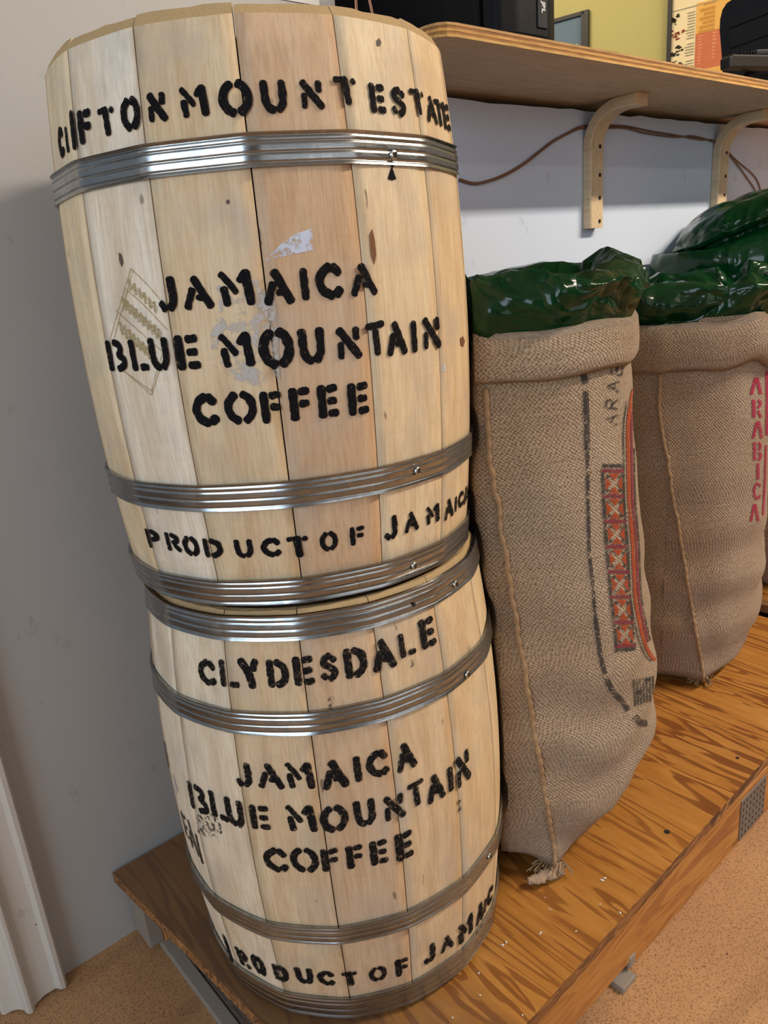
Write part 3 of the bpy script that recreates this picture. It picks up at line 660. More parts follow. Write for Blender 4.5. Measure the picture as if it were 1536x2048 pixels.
# the next sheet, butted beyond a dark gap
plat2 = empty('plywood_platform', (2.2, 0.7, ZF)); tag(plat2, 'second plywood platform beyond the gap, under the farthest sack', 'platform')
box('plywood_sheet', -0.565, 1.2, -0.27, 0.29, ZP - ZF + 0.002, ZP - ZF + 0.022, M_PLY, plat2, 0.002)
box('front_rail', -0.29, 1.2, -0.262, -0.225, 0.0, ZP - ZF + 0.002, M_RAIL, plat2, 0.002)
box('back_rail', -0.29, 1.2, 0.22, 0.26, 0.0, ZP - ZF + 0.002, M_RAIL, plat2, 0.002)
# wood crumbs and white flecks
V, Fc = [], []
crumbs = [(1214, 1455, 3), (1208, 1449, 2), (1012, 1884, 3), (1082, 1865, 2.5), (1204, 1760, 4), (1210, 1756, 3), (1098, 1818, 2), (1200, 1808, 2), (1080, 1868, 2), (1240, 1825, 3), (1005, 1890, 3), (958, 1946, 2), (1045, 2030, 2), (1152, 1862, 2), (1090, 1795, 1.5), (960, 1990, 2), (905, 2035, 2), (1103, 1820, 1.5)]
for u, v, s in crumbs:
    c = on(u, v, 2, ZP + 0.0008); b0 = len(V); a = random.random() * 6
    dx, dy = Vector((math.cos(a), math.sin(a), 0)), Vector((-math.sin(a), math.cos(a), 0)); s *= 0.00055
    V += [c + dx * s * 1.6 + dy * s * .4, c - dx * s * 1.2 + dy * s, c - dx * s - dy * s * .7, c + dx * s * .8 - dy * s * .6, c + Vector((0, 0, s))]
    Fc += [(b0, b0 + 1, b0 + 4), (b0 + 1, b0 + 2, b0 + 4), (b0 + 2, b0 + 3, b0 + 4), (b0 + 3, b0, b0 + 4), (b0 + 3, b0 + 2, b0 + 1, b0)]
cr = obj('wood_crumbs', V, Fc, M_PAPER); cr['kind'] = 'stuff'; tag(cr, 'white flecks and crumbs scattered on the plywood platform', 'debris')

# ------------------------------------------------------------------ sacks
BX, BY, BR = 0.4745, 0.722, 0.2175
def smooth_interp(tab, z):
    if z <= tab[0][0]: return tab[0][1:]
    for a, b in zip(tab, tab[1:]):
        if z <= b[0]:
            f = (z - a[0]) / (b[0] - a[0]); f = f * f * (3 - 2 * f) if False else f
            return tuple(a[i] + (b[i] - a[i]) * f for i in range(1, len(a)))
    return tab[-1][1:]
class Sack:
    def __init__(s, c, e1, tab, seam, ear, seed, n=2.7, base=None, clampx=None):
        s.c = Vector((c[0], c[1], 0)); s.e1 = Vector((e1[0], e1[1], 0)).normalized(); s.e2 = Vector((s.e1.y, -s.e1.x, 0))
        s.tab, s.seam, s.ear, s.seed, s.n = tab, seam, ear, seed, n; s.z0 = tab[0][0]; s.far = clampx or 0.72
    def pt(s, t, z, off=0.0, scale=1.0, wr=1.0):
        a, b, bl = smooth_interp(s.tab, z)
        ct, st = math.cos(t), math.sin(t); ex = 2.0 / s.n
        x = math.copysign(abs(ct) ** ex, ct) * ((a if ct < 0 else a * s.far) + off) * scale
        y = math.copysign(abs(st) ** ex, st) * ((b if st > 0 else bl) + off) * scale
        if ct < 0 and scale == 1.0:
            sm = s.seam(z); g = math.exp(-((y - sm) / 0.012) ** 2); x -= 0.004 * g
            zz = z - s.z0
            if zz < 0.07: x -= s.ear * (1 - zz / 0.07) ** 1.5 * math.exp(-((y - sm) / 0.028) ** 2)
        p = s.c + s.e1 * x + s.e2 * y; p.z = z
        q = Vector((p.x * 5, p.y * 5, z * 4 + s.seed))
        d = 0.010 * noise.noise(q) + 0.004 * noise.noise(q * 3.1)
        # sagging horizontal creases low on the sack
        zz = z - s.z0
        cr = math.exp(-((zz - 0.20) / 0.17) ** 2) * 0.0042 * math.sin(zz * 62 + 2.5 * noise.noise(Vector((t * 1.4, s.seed, 0))) * 2)
        nv = (s.e1 * ct + s.e2 * st)
        p += nv * (d + cr) * wr * min(1, zz / 0.05 + 0.2)
        if p.y > 0.985: p.y = 0.985 - 0.002 * math.sin(z * 40)
        return s.clear(p)
    def clear(s, p):
        z = p.z
        if z < ZJ: bx, by, h = 0.4745, 0.6999, z - ZP; br = 0.1935 + 0.018 * (1 - (2 * h / 0.509 - 1) ** 2); ax_ = AXL; hb = ((0, .04), (.127, .152), (.391, .416), (.48, .53))
        else: bx, by, h = 0.4748, 0.7227, z - ZJ; br = 0.1950 + 0.015 * (1 - (2 * h / 0.499 - 1) ** 2); ax_ = AXU; hb = ((-.02, .030), (.098, .126), (.383, .41))
        bx += ax_.x * h; by += ax_.y * h; br += 0.0045 + 0.0055 * max(math.exp(-(max(0, q0 - h, h - q1) / 0.012) ** 2) for q0, q1 in hb)
        r = Vector((p.x - bx, p.y - by, 0))
        if r.length < br: r = r.normalized() * br; p.x, p.y = bx + r.x, by + r.y
        return p
    def body(s, zs, nt, mat, root):
        V, Fc, UV = [], [], []; w = nt + 1
        for z in zs:
            L = 0; prev = None
            for i in range(w):
                t = math.pi + math.pi * 2 * (i / nt)  # seam of the mapping at the seam of the sack
                p = s.pt(t, z)
                if prev is not None: L += (p - prev).length
                prev = p; V.append(p - root.location); UV.append((L, z))
        for j in range(len(zs) - 1):
            for i in range(nt): Fc.append((j * w + i, j * w + i + 1, (j + 1) * w + i + 1, (j + 1) * w + i))
        Fc.append(tuple(range(nt - 1, -1, -1)))
        o = obj('sack_body', V, Fc, mat, root, True, UV)
        return o
    def band(s, prof, nt, mat, root, name, amp=0.006, freq=3.0, und=None, crumple=0.0):
        """closed ring swept from (offset, z) rows"""
        V, Fc, UV = [], [], []; w = nt + 1; U0 = 0
        for j, (off, z) in enumerate(prof):
            L = 0; prev = None
            for i in range(w):
                t = math.pi + 2 * math.pi * i / nt
                a = t if i < nt else math.pi
                dz = amp * noise.noise(Vector((math.cos(a) * freq, math.sin(a) * freq, s.seed))) + (und(a) if und else 0)
                p = s.pt(t, min(z, s.tab[-1][0]), off, 1.0); p.z = z + dz
                if crumple:
                    q = Vector((p.x * 8, p.y * 8, p.z * 13 + s.seed * 3))
                    rg = lambda k, o: 1 - 2.2 * abs(noise.noise(q * k + Vector((o, o * 2, -o))))
                    cc = s.c.copy(); cc.z = p.z; dv = (p - cc).normalized(); e = min(1, j / 3.0)
                    p += dv * crumple * e * (0.75 * rg(1.0, 3) + 0.6 * rg(2.3, 8) + 0.34 * rg(5, 1)); p.z += crumple * e * (0.9 * rg(0.8, 5) + 0.55 * rg(2.1, 12))
                    if p.y > 0.99: p.y = 0.99
                    p = s.clear(p)
                if prev is not None: L += (p - prev).length
                prev = p; V.append(p - root.location); UV.append((L, U0))
            if j + 1 < len(prof): U0 += math.hypot(prof[j + 1][0] - off, prof[j + 1][1] - z)
        for j in range(len(prof) - 1):
            for i in range(nt): Fc.append((j * w + i, j * w + i + 1, (j + 1) * w + i + 1, (j + 1) * w + i))
        return obj(name, V, Fc, mat, root, True, UV)
def seam_rope(S, zs, root, r=0.0036):
    pts = []
    for z in zs:
        best = None
        for k in range(241):
            t = math.pi - 0.9 + 1.8 * k / 240; p = S.pt(t, z); y = (p - S.c).dot(S.e2)
            e = abs(y - S.seam(z))
            if best is None or e < best[0]: best = (e, p)
        pts.append(best[1] - S.e1 * (r * 0.5) - root.location)
    pts = catmull(pts, 5)
    def rr(f): return r * (0.9 + 0.22 * math.sin(f * len(pts) * 1.25))
    return tube('seam_cord', pts, rr, M_JUTE, root, 7)
def tuft(S, z, root, k, ln, seed):
    """frayed corner: short loose jute fibres and a knot of cloth"""
    rnd = random.Random(seed); base = None
    for q in range(241):
        t = math.pi - 0.9 + 1.8 * q / 240; p = S.pt(t, z); e = abs((p - S.c).dot(S.e2) - S.seam(z))
        if base is None or e < base[0]: base = (e, p)
    b = base[1]; V, Fc = [], []
    for i in range(k):
        d = (-S.e1 * .8 + S.e2 * rnd.uniform(-1.9, 0.7) + Vector((0, 0, rnd.uniform(-0.15, 0.4)))).normalized()
        p0 = b + S.e1 * 0.008 + S.e2 * rnd.uniform(-.012, .012) + Vector((0, 0, rnd.uniform(-0.004, .012)))
        pts = [p0, p0 + d * ln * .5 + Vector((0, 0, .003)), p0 + d * ln + Vector((rnd.uniform(-.006, .006), rnd.uniform(-.006, .006), -0.003))]
        for p in pts: p.z = max(p.z, ZP + 0.0035)
        v, f = tube_data([p - root.location for p in catmull(pts, 3)], rnd.uniform(0.0005, 0.0016), 4); n0 = len(V); V += v; Fc += [tuple(n0 + a for a in q) for q in f]
    o = obj('frayed_corner', V, Fc, M_JUTE, root, True); o['kind'] = 'stuff'
def zrows(z0, z1, n):
    return [z0 + (z1 - z0) * (i / n) ** 1.0 for i in range(n + 1)]
# --- sack 1 (beside the barrels)
S1 = Sack((0.84, 0.74), (0.75, 0.66),
    [(ZP + .001, .185, .090, .10), (ZP + .008, .225, .125, .12), (ZP + .03, .25, .165, .135), (ZP + .08, .265, .206, .145), (ZP + .18, .272, .232, .15), (ZP + .34, .272, .226, .15), (ZP + .52, .262, .203, .15), (-0.14, .248, .188, .15), (-0.08, .246, .184, .15)],
    lambda z: 0.063 - 0.066 * min(1, max(0, (z - ZP - .05) / 0.55)), 0.046, 3.0)
r1 = empty('burlap_sack', (0.84, 0.74, ZP)); tag(r1, 'tan burlap sack with orange and black printed border, beside the barrels', 'sack', 'open burlap coffee sacks')
b1 = S1.body([ZP + .001, ZP + .002, ZP + .005, ZP + .01, ZP + .016, ZP + .024] + zrows(ZP + .034, -0.09, 64), 180, M_BURLAP, r1)
seam_rope(S1, zrows(ZP + 0.012, -0.145, 40), r1)
nub = catmull([on(u, v, 2, ZP + .012) - r1.location for u, v in ((1120, 1730), (1102, 1744), (1086, 1753), (1070, 1759), (1056, 1762))], 8)
V, Fc = tube_data(nub, lambda f: 0.0105 * (1 - 0.5 * f), 14)
for i_, v_ in enumerate(V):
    q_ = Vector(v_); c_ = nub[min(i_ // 14, len(nub) - 1)]; dv = q_ - c_; k_ = 1 + 0.55 * noise.noise(q_ * 150) + 0.35 * noise.noise(q_ * 420); V[i_] = c_ + Vector((dv.x * k_, dv.y * k_, dv.z * k_ * 0.75))
obj('corner_knot', V, Fc, M_BURLAP2, r1, True)
tuft(S1, ZP + 0.008, r1, 40, 0.030, 4)
def und1(a): return 0.010 * math.sin(a * 2.0 + 0.6)
S1.band([(-.012, -.115), (-.006, -.092), (.002, -.083), (.008, -.084), (.0115, -.091), (.0125, -.105), (.0125, -.120), (.011, -.133), (.006, -.139), (.002, -.134)], 150, M_BURLAP, r1, 'rolled_cuff', 0.006, 2.0)
S1.band([(-.020, -.125), (-.010, -.098), (-.001, -.078), (.005, -.062), (.002, -.048), (-.010, -.039), (-.028, -.036), (-.046, -.044), (-.062, -.062), (-.085, -.085), (-.12, -.098), (-.19, -.104)], 220, M_GREEN, r1, 'plastic_liner', 0.016, 2.6, None, 0.020)
# --- sack 2
S2 = Sack((1.435, 0.78), (0.88, 0.48),
    [(ZP + .001, .19, .10, .12), (ZP + .008, .225, .130, .15), (ZP + .03, .25, .165, .165), (ZP + .09, .262, .182, .18), (ZP + .20, .265, .186, .185), (ZP + .40, .258, .184, .185), (-0.22, .245, .186, .18), (-0.13, .243, .186, .18)],
    lambda z: 0.077 - 0.095 * min(1, max(0, (z - ZP - .03) / 0.52)), 0.028, 11.0, clampx=0.48)
r2 = empty('burlap_sack', (1.435, 0.78, ZP)); tag(r2, 'burlap sack printed ARABICA in pink letters down its side', 'sack', 'open burlap coffee sacks')
b2 = S2.body([ZP + .001, ZP + .002, ZP + .005, ZP + .01, ZP + .016, ZP + .024] + zrows(ZP + .034, -0.13, 60), 160, M_BURLAP2, r2)
seam_rope(S2, zrows(ZP + 0.012, -0.22, 40), r2, 0.0035)
tuft(S2, ZP + 0.008, r2, 36, 0.024, 9)
S2.band([(-.012, -.175), (-.006, -.150), (.002, -.139), (.011, -.139), (.018, -.148), (.021, -.165), (.020, -.188), (.016, -.210), (.008, -.219), (.002, -.212)], 150, M_BURLAP2, r2, 'rolled_cuff', 0.020, 2.6)
S2.band([(-.020, -.18), (-.010, -.155), (-.003, -.132), (.000, -.116), (-.008, -.102), (-.022, -.094), (-.04, -.094), (-.056, -.106), (-.075, -.125), (-.10, -.14), (-.17, -.145)], 200, M_GREEN, r2, 'plastic_liner', 0.022, 2.8, None, 0.022)
# --- sack 3 with a bulging green bag
S3 = Sack((1.945, 0.765), (0.93, 0.37),
    [(ZP + .022, .19, .14, .14), (ZP + .05, .235, .18, .18), (ZP + .12, .25, .20, .20), (ZP + .35, .25, .205, .205), (-0.20, .24, .20, .20), (-0.13, .24, .20, .20)],
    lambda z: 0.0, 0.02, 21.0)
r3 = empty('burlap_sack', (1.945, 0.765, ZP + .022)); tag(r3, 'brownish burlap sack half hidden behind the pink-lettered sack', 'sack', 'open burlap coffee sacks')
b3 = S3.body([ZP + .022, ZP + .03, ZP + .04] + zrows(ZP + .06, -0.13, 40), 120, M_BURLAP2, r3)
S3.band([(-.012, -.155), (-.006, -.125), (.002, -.114), (.011, -.114), (.018, -.123), (.021, -.14), (.020, -.16), (.016, -.185), (.008, -.195), (.002, -.188)], 120, M_BURLAP2, r3, 'rolled_cuff', 0.012, 2.6)
V = []; Fc = []
def bag():
    c = Vector((1.892, 0.765, 0)); LD = Vector((-0.62, 0.78, 0)); e1 = S3.e1; e2 = S3.e2
    rows = [(-.20, .12), (-.185, .19), (-.15, .232), (-.10, .256), (-.055, .258), (-.015, .244), (.012, .222), (.028, .198), (.034, .200), (.040, .220), (.050, .236), (.064, .240), (.078, .228), (.088, .206), (.094, .178), (.094, .145), (.088, .120), (.075, .095), (.055, .06), (.05, .0)]
    rr = []
    for a, b in zip(rows, rows[1:]):
        for k in range(4): f = k / 4; rr.append((a[0] + (b[0] - a[0]) * f, a[1] + (b[1] - a[1]) * f, f))
    rr.append((rows[-1][0], rows[-1][1], 0)); n = 200; V = []; Fc = []
    for j, (z, r, _) in enumerate(rr):
        col = max(0, min(1, (z - 0.02) / 0.03)) if j > 24 else 0
        for i in range(n):
            t = 2 * math.pi * i / n; ct, st = math.cos(t), math.sin(t); ex = 2 / 2.4
            p = c + e1 * math.copysign(abs(ct) ** ex, ct) * r + e2 * math.copysign(abs(st) ** ex, st) * r * 0.96
            ang = max(0, (p - c).normalized().dot(LD)) if r > .01 else 0; nr = max(0, (p - c).normalized().dot(Vector((-0.97, -0.24, 0)))) if r > .01 else 0; p = c + (p - c) * (1 - 0.24 * nr ** 2) * (1 + 0.26 * ang * max(0, min(1, (0.06 - z) / 0.05)))
            p.z = z
            q = Vector((p.x * 4, p.y * 4, z * 5)); nv = (e1 * ct + e2 * st)
            pl = noise.noise(Vector((ct * 13, st * 13, z * 6))) * 0.5 + noise.noise(Vector((ct * 26, st * 26, z * 9 + 4))) * 0.35
            amp = 0.005 + 0.008 * math.exp(-((z - 0.03) / 0.03) ** 2)
            p += nv * (0.014 * noise.noise(q) + amp * pl * (1 if r > .05 else 0))
            if col: p.z += 0.016 * noise.noise(Vector((ct * 2.2, st * 2.2, 7))) * col; p += nv * 0.012 * (abs(noise.noise(Vector((ct * 6, st * 6, z * 30)))) - .2) * col
            l_ = (p - c).dot(LD); p.z -= 0.36 * max(0, l_ - 0.02) * max(0, min(1, (z + 0.03) / 0.06))
            if p.y > 0.975: p.y = 0.975
            V.append(p)
    for j in range(len(rr) - 1):
        for i in range(n): Fc.append((j * n + i, j * n + (i + 1) % n, (j + 1) * n + (i + 1) % n, (j + 1) * n + i))
    Fc.append(tuple(range(n - 1, -1, -1)))
    o = obj('plastic_bag', [v - r3.location for v in V], Fc, M_BAG, r3, True)
    o['label'] = 'bulging dark green plastic liner with a folded collar'
    return o
bag()

# --- print on the sacks
class Cloth:
    def __init__(s, o, root):
        s.root = root; L = root.location
        s.bvh = BVHTree.FromPolygons([Vector(v.co) + L for v in o.data.vertices], [tuple(p.vertices) for p in o.data.polygons])
    def at(s, u, v, off=0.0012):
        d = ray(u, v).normalized(); h = s.bvh.ray_cast(Vector((0, 0, 0)), d)
        if h[0] is None: return None
        n = h[1]
        if n.dot(d) > 0: n = -n
        return h[0] + n * off - s.root.location
def mat_cloth_ink(name, c, gap=0.40):
    t = NT(name); v = t.coord('Object'); n = t.noise(v, 330, 3, 0.6); n2 = t.noise(v, 60, 3)
    f = t.math('ADD', t.math('MULTIPLY', n, 0.7), t.math('MULTIPLY', n2, 0.3)); al = t.ramp(f, [(gap, 0.0), (gap + 0.10, 0.88)])
    t.col(t.mix(n, (c[0] * .6, c[1] * .6, c[2] * .6, 1), c)).p(Roughness=0.95, Alpha=al); t.bump(n, 0.8, 0.002); return t.m
K_BLACK = mat_cloth_ink('black_sack_ink', rgb(62, 58, 56)); K_ORANGE = mat_cloth_ink('orange_sack_ink', rgb(184, 76, 34), 0.37); K_MAROON = mat_cloth_ink('maroon_sack_ink', rgb(140, 50, 66), 0.36); K_PINK = mat_cloth_ink('pink_sack_ink', rgb(176, 44, 78), 0.34)
def clip(P): return P
def cloth_strokes(C, strokes, mat, name):
    V, Fc, UV = [], [], []
    for pts, w in strokes:
        P = catmull([(x, y, 0) for x, y in pts], 8) if len(pts) > 2 else [Vector((pts[0][0], pts[0][1], 0)).lerp(Vector((pts[1][0], pts[1][1], 0)), k / 10) for k in range(11)]
        m = len(P); grid = []
        for i, p in enumerate(P):
            d = (P[min(i + 1, m - 1)] - P[max(i - 1, 0)]).normalized(); nn = Vector((-d.y, d.x, 0)); row = []
            for k in range(4):
                q = p + nn * w * (k / 3 - .5); x = C.at(q.x, q.y)
                if x is None: row.append(None)
                else: V.append(x); UV.append((i * .1, k / 3)); row.append(len(V) - 1)
            grid.append(row)
        for a, b in zip(grid, grid[1:]):
            for k in range(3):
                f = (a[k], a[k + 1], b[k + 1], b[k])
                if None not in f and max((V[f[i]] - V[f[(i + 1) % 4]]).length for i in range(4)) < 0.03: Fc.append(f)
    return obj(name, V, Fc, mat, C.root, False, UV)
def cloth_polys(C, polys, mat, name):
    V, Fc, UV = [], [], []
    for poly in polys:
        n = 4; (a, b, c, d) = poly if len(poly) == 4 else (poly[0], poly[1], poly[2], poly[2]); ids = []
        for i in range(n + 1):
            for j in range(n + 1):
                f, g = i / n, j / n
                x = (a[0] * (1 - f) + b[0] * f) * (1 - g) + (d[0] * (1 - f) + c[0] * f) * g; y = (a[1] * (1 - f) + b[1] * f) * (1 - g) + (d[1] * (1 - f) + c[1] * f) * g
                q = C.at(x, y)
                if q is None: ids.append(None)
                else: V.append(q); UV.append((f, g)); ids.append(len(V) - 1)
        for i in range(n):
            for j in range(n):
                q = (ids[i * (n + 1) + j], ids[(i + 1) * (n + 1) + j], ids[(i + 1) * (n + 1) + j + 1], ids[i * (n + 1) + j + 1])
                if None not in q and max((V[q[k]] - V[q[(k + 1) % 4]]).length for k in range(4)) < 0.03: Fc.append(q)
    return obj(name, V, Fc, mat, C.root, False, UV)
C1 = Cloth(b1, r1); C2 = Cloth(b2, r2)
cloth_strokes(C1, [([(1153, 705), (1163, 738), (1170, 768)], 13), ([(1170, 782), (1172, 833), (1173, 900)], 11), ([(1174, 900), (1175, 991), (1177, 1100)], 7), ([(1176, 1100), (1182, 1147), (1190, 1235)], 7), ([(1190, 1235), (1200, 1310), (1209, 1348)], 9), ([(1212, 1356), (1226, 1384), (1242, 1401), (1256, 1420)], 11), ([(1268, 1432), (1280, 1444), (1294, 1446)], 13)], K_BLACK, 'printed_border')
def vletters(txt, places, size, wid, mat_w):
    out = []
    SG = {'A': [[(0, 0), (.5, 1)], [(.5, 1), (1, 0)], [(.25, .4), (.75, .4)]], 'R': [[(0, 0), (0, 1)], [(0, 1), (.7, .95), (.7, .55), (0, .5)], [(.35, .5), (.9, 0)]],
          'B': [[(0, 0), (0, 1)], [(0, 1), (.7, .9), (.6, .58), (0, .52)], [(0, .52), (.8, .4), (.75, .08), (0, 0)]], 'I': [[(0.5, 0), (0.5, 1)]], 'C': [[(.85, .85), (.4, 1), (0, .5), (.4, 0), (.85, .15)]]}
    for ch, (x, y, ang) in zip(txt, places):
        a = math.radians(ang); ca, sa = math.cos(a), math.sin(a)
        for st in SG[ch]:
            P = []
            for gx, gy in st:
                lx_, ly_ = (gx - .5) * wid, -(gy - .5) * size
                P.append((x + lx_ * ca - ly_ * sa, y + lx_ * sa + ly_ * ca))
            out.append((P, mat_w))
    return out
cloth_strokes(C1, vletters('ARABICA', [(1223, 839, -86), (1223, 806, -86), (1226, 772, -84), (1233, 738, -80), (1243, 715, -72), (1252, 703, -66), (1262, 695, -60)], 23, 21, 3.2), K_BLACK, 'printed_lettering')
edge = [(1284, 741), (1270, 760), (1260, 800), (1254, 850), (1254, 900), (1256, 1000), (1261, 1060), (1264, 1100), (1268, 1190), (1277, 1245), (1287, 1285), (1300, 1312), (1309, 1320)]
cloth_strokes(C1, [([(x + 1, y) for x, y in edge], 7)], K_ORANGE, 'printed_border')
cloth_strokes(C1, [([(x + 8, y - 2) for x, y in edge[1:-2]], 5)], K_MAROON, 'printed_border')
cloth_strokes(C1, [([(x - 8, y + 2) for x, y in edge[2:]], 2.5), ([(x + 13, y - 4) for x, y in edge[4:-2]], 3)], K_BLACK, 'printed_border')
cloth_strokes(C1, [([(1289, 960), (1293, 1040), (1296, 1100)], 5)], K_ORANGE, 'printed_border')
pol = {'b': [], 'o': [], 'm': []}
L0, L1, R0_, R1_ = (1201, 941), (1229, 1294), (1247, 941), (1271, 1294)
def lr(f): return ((L0[0] + (L1[0] - L0[0]) * f ** 1.5, L0[1] + (L1[1] - L0[1]) * f), (R0_[0] + (R1_[0] - R0_[0]) * f ** 1.5, R0_[1] + (R1_[1] - R0_[1]) * f))
def inp(A, Bq, C_, D, f, g): return ((A[0] * (1 - f) + Bq[0] * f) * (1 - g) + (D[0] * (1 - f) + C_[0] * f) * g, (A[1] * (1 - f) + Bq[1] * f) * (1 - g) + (D[1] * (1 - f) + C_[1] * f) * g)
for i in range(7):
    a, b = lr(i / 7); d, c = lr((i + 1) / 7); I = lambda f, g: inp(a, b, c, d, f, g)
    pol['m'] += [(I(0.02, -.06), I(.98, -.06), I(.98, .08), I(.02, .08))]
    pol['b'] += [(I(0, .08), I(.13, .08), I(.13, .94), I(0, .94)), (I(.90, .08), I(1, .08), I(1, .94), I(.90, .94))]
    pol['o'] += [(I(.30, .11), I(.80, .11), I(.55, .40), I(.55, .40)), (I(.30, .91), I(.80, .91), I(.55, .62), I(.55, .62)), (I(.16, .22), I(.16, .80), I(.42, .51), I(.42, .51)), (I(.90, .22), I(.90, .80), I(.68, .51), I(.68, .51))]
    for (fx, gy) in ((.27, .24), (.80, .24), (.27, .78), (.80, .78)):
        pol['b'] += [(I(fx - .09, gy), I(fx, gy - .09), I(fx + .09, gy), I(fx, gy + .09))]
pol['m'] += [((1229, 1289), (1271, 1286), (1271, 1293), (1229, 1296))]
pol['b'] += [((1203, 928), (1246, 928), (1246, 935), (1203, 935)), ((1229, 1297), (1271, 1293), (1271, 1300), (1229, 1304))]
cloth_polys(C1, pol['m'], K_MAROON, 'printed_pattern'); cloth_polys(C1, pol['b'], K_BLACK, 'printed_pattern'); cloth_polys(C1, pol['o'], K_ORANGE, 'printed_pattern')
cloth_polys(C1, [((1264 + k * 6.5, 1358 - k), (1267.5 + k * 6.5, 1358 - k), (1271.5 + k * 6, 1412 - k * 2), (1268 + k * 6, 1412 - k * 2)) for k in range(7)] + [((1270, 1380), (1284, 1379), (1285, 1387), (1271, 1388)), ((1288, 1357), (1300, 1355), (1300, 1361), (1288, 1363))], K_BLACK, 'printed_lettering')
# pink stencil letters, one under the other
def sl(ch, x, y, w, h):
    q = {'A': [([(.08, 0), (.48, 1)], .30), ([(.60, 1), (.94, 0)], .30)], 'R': [([(.20, 0), (.16, 1)], .34), ([(.58, .98), (.86, .80), (.60, .52)], .26), ([(.58, .40), (.90, 0)], .26)],
         'B': [([(.2, 0), (.2, 1)], .34), ([(.62, 1), (.82, .78), (.64, .56)], .28), ([(.64, .44), (.86, .24), (.62, 0)], .28)], 'I': [([(.5, 0), (.5, 1)], .40)],
         'C': [([(.60, 1), (.22, .72), (.20, .30), (.58, 0)], .28), ([(.72, .95), (.90, .78)], .24), ([(.70, .08), (.90, .28)], .24)]}[ch]
    return [([(x + (gx - .5) * w, y - (gy - .5) * h) for gx, gy in p], k * w) for p, k in q]
st = []
for ch, x, y, w, h in [('A', 1511, 772, 22, 34), ('R', 1513, 817, 20, 36), ('A', 1514, 859, 20, 34), ('B', 1514, 902, 19, 36), ('I', 1515, 942, 15, 32), ('C', 1513, 982, 17, 34), ('A', 1508, 1025, 17, 34)]: st += sl(ch, x, y, w, h)
cloth_strokes(C2, st, K_PINK, 'printed_lettering')
cloth_strokes(C2, [([(1533, 742), (1534, 800), (1533, 870)], 7), ([(1531, 890), (1529, 960), (1525, 1030)], 4)], K_PINK, 'printed_border')

# ------------------------------------------------------------------ shelf
ZS = 0.2689; TH = 0.0165
sh = empty('wall_shelf', (1.9, 0.88, ZS)); tag(sh, 'thick plywood shelf with laminated front edge, held on curved brackets', 'shelf')
YF = 0.764; x0, x1 = 0.800, 3.6; yb = 1.16
pts = [(x1, YF), (x0 + 0.028, YF), (x0 + 0.014, YF + 0.003), (x0 + 0.005, YF + 0.010), (x0, YF + 0.024), (x0, 0.985), (XC + 0.004, 0.998), (XC + 0.004, yb), (x1, yb)]
k = len(pts); V = [(x - 1.9, y - 0.88, z) for z in (0, TH) for x, y in pts]
o = obj('shelf_board', V, [tuple(range(k)), tuple(range(2 * k - 1, k - 1, -1))] + [(j, k + j, k + (j + 1) % k, (j + 1) % k) for j in range(k)], M_SHELF, sh)
V = []; Fc = []
# edge plies: thin strips round the front edge, one per veneer
pl = [(x1, YF), (x0 + 0.028, YF), (x0 + 0.014, YF + 0.003), (x0 + 0.005, YF + 0.010), (x0, YF + 0.024), (x0, 0.984)]
nv = 5
cols = [rgb(206, 164, 96), rgb(160, 112, 54), rgb(200, 152, 84), rgb(150, 102, 50), rgb(188, 146, 92)]
for q in range(nv):
    z0 = TH * q / nv; z1 = TH * (q + 1) / nv; off = 0.0006 + (0.0005 if q % 2 == 0 else 0.0); P = []
    for i, (x, y) in enumerate(pl):
        a = Vector(pl[max(i - 1, 0)]); b = Vector(pl[min(i + 1, len(pl) - 1)]); d = (b - a).normalized(); n_ = Vector((-d.y, d.x)) * -1
        n_ = Vector((d.y, -d.x)) if False else n_
        cx = Vector((x, y)); out = n_ if (cx + n_ - Vector((1.9, .95))).length > (cx - n_ - Vector((1.9, .95))).length else -n_
        P.append(cx + out * off)
    V = [(p.x - 1.9, p.y - .88, z) for p in P for z in (z0, z1)] + [(x - 1.9, y - .88, z) for x, y in pl for z in (z0, z1)]
    m = len(pl); Fc = []
    for i in range(m - 1):
        Fc += [(2 * i, 2 * i + 1, 2 * i + 3, 2 * i + 2), (2 * i + 1, 2 * m + 2 * i + 1, 2 * m + 2 * i + 3, 2 * i + 3), (2 * m + 2 * i, 2 * i, 2 * i + 2, 2 * m + 2 * i + 2)]
    mm = NT('edge_ply_%d' % q); nz = mm.noise(mm.coord(scale=(0.12, 1, 1)), 170, 4, 0.6); c = cols[q]
    mm.col(mm.mix(mm.ramp(nz, [(0.42, 0.0), (0.7, 0.75)]), c, (c[0] * .45, c[1] * .42, c[2] * .4, 1))).p(Roughness=0.75); mm.bump(nz, 0.4, 0.001)
    obj('edge_ply', V, Fc, mm.m, sh)
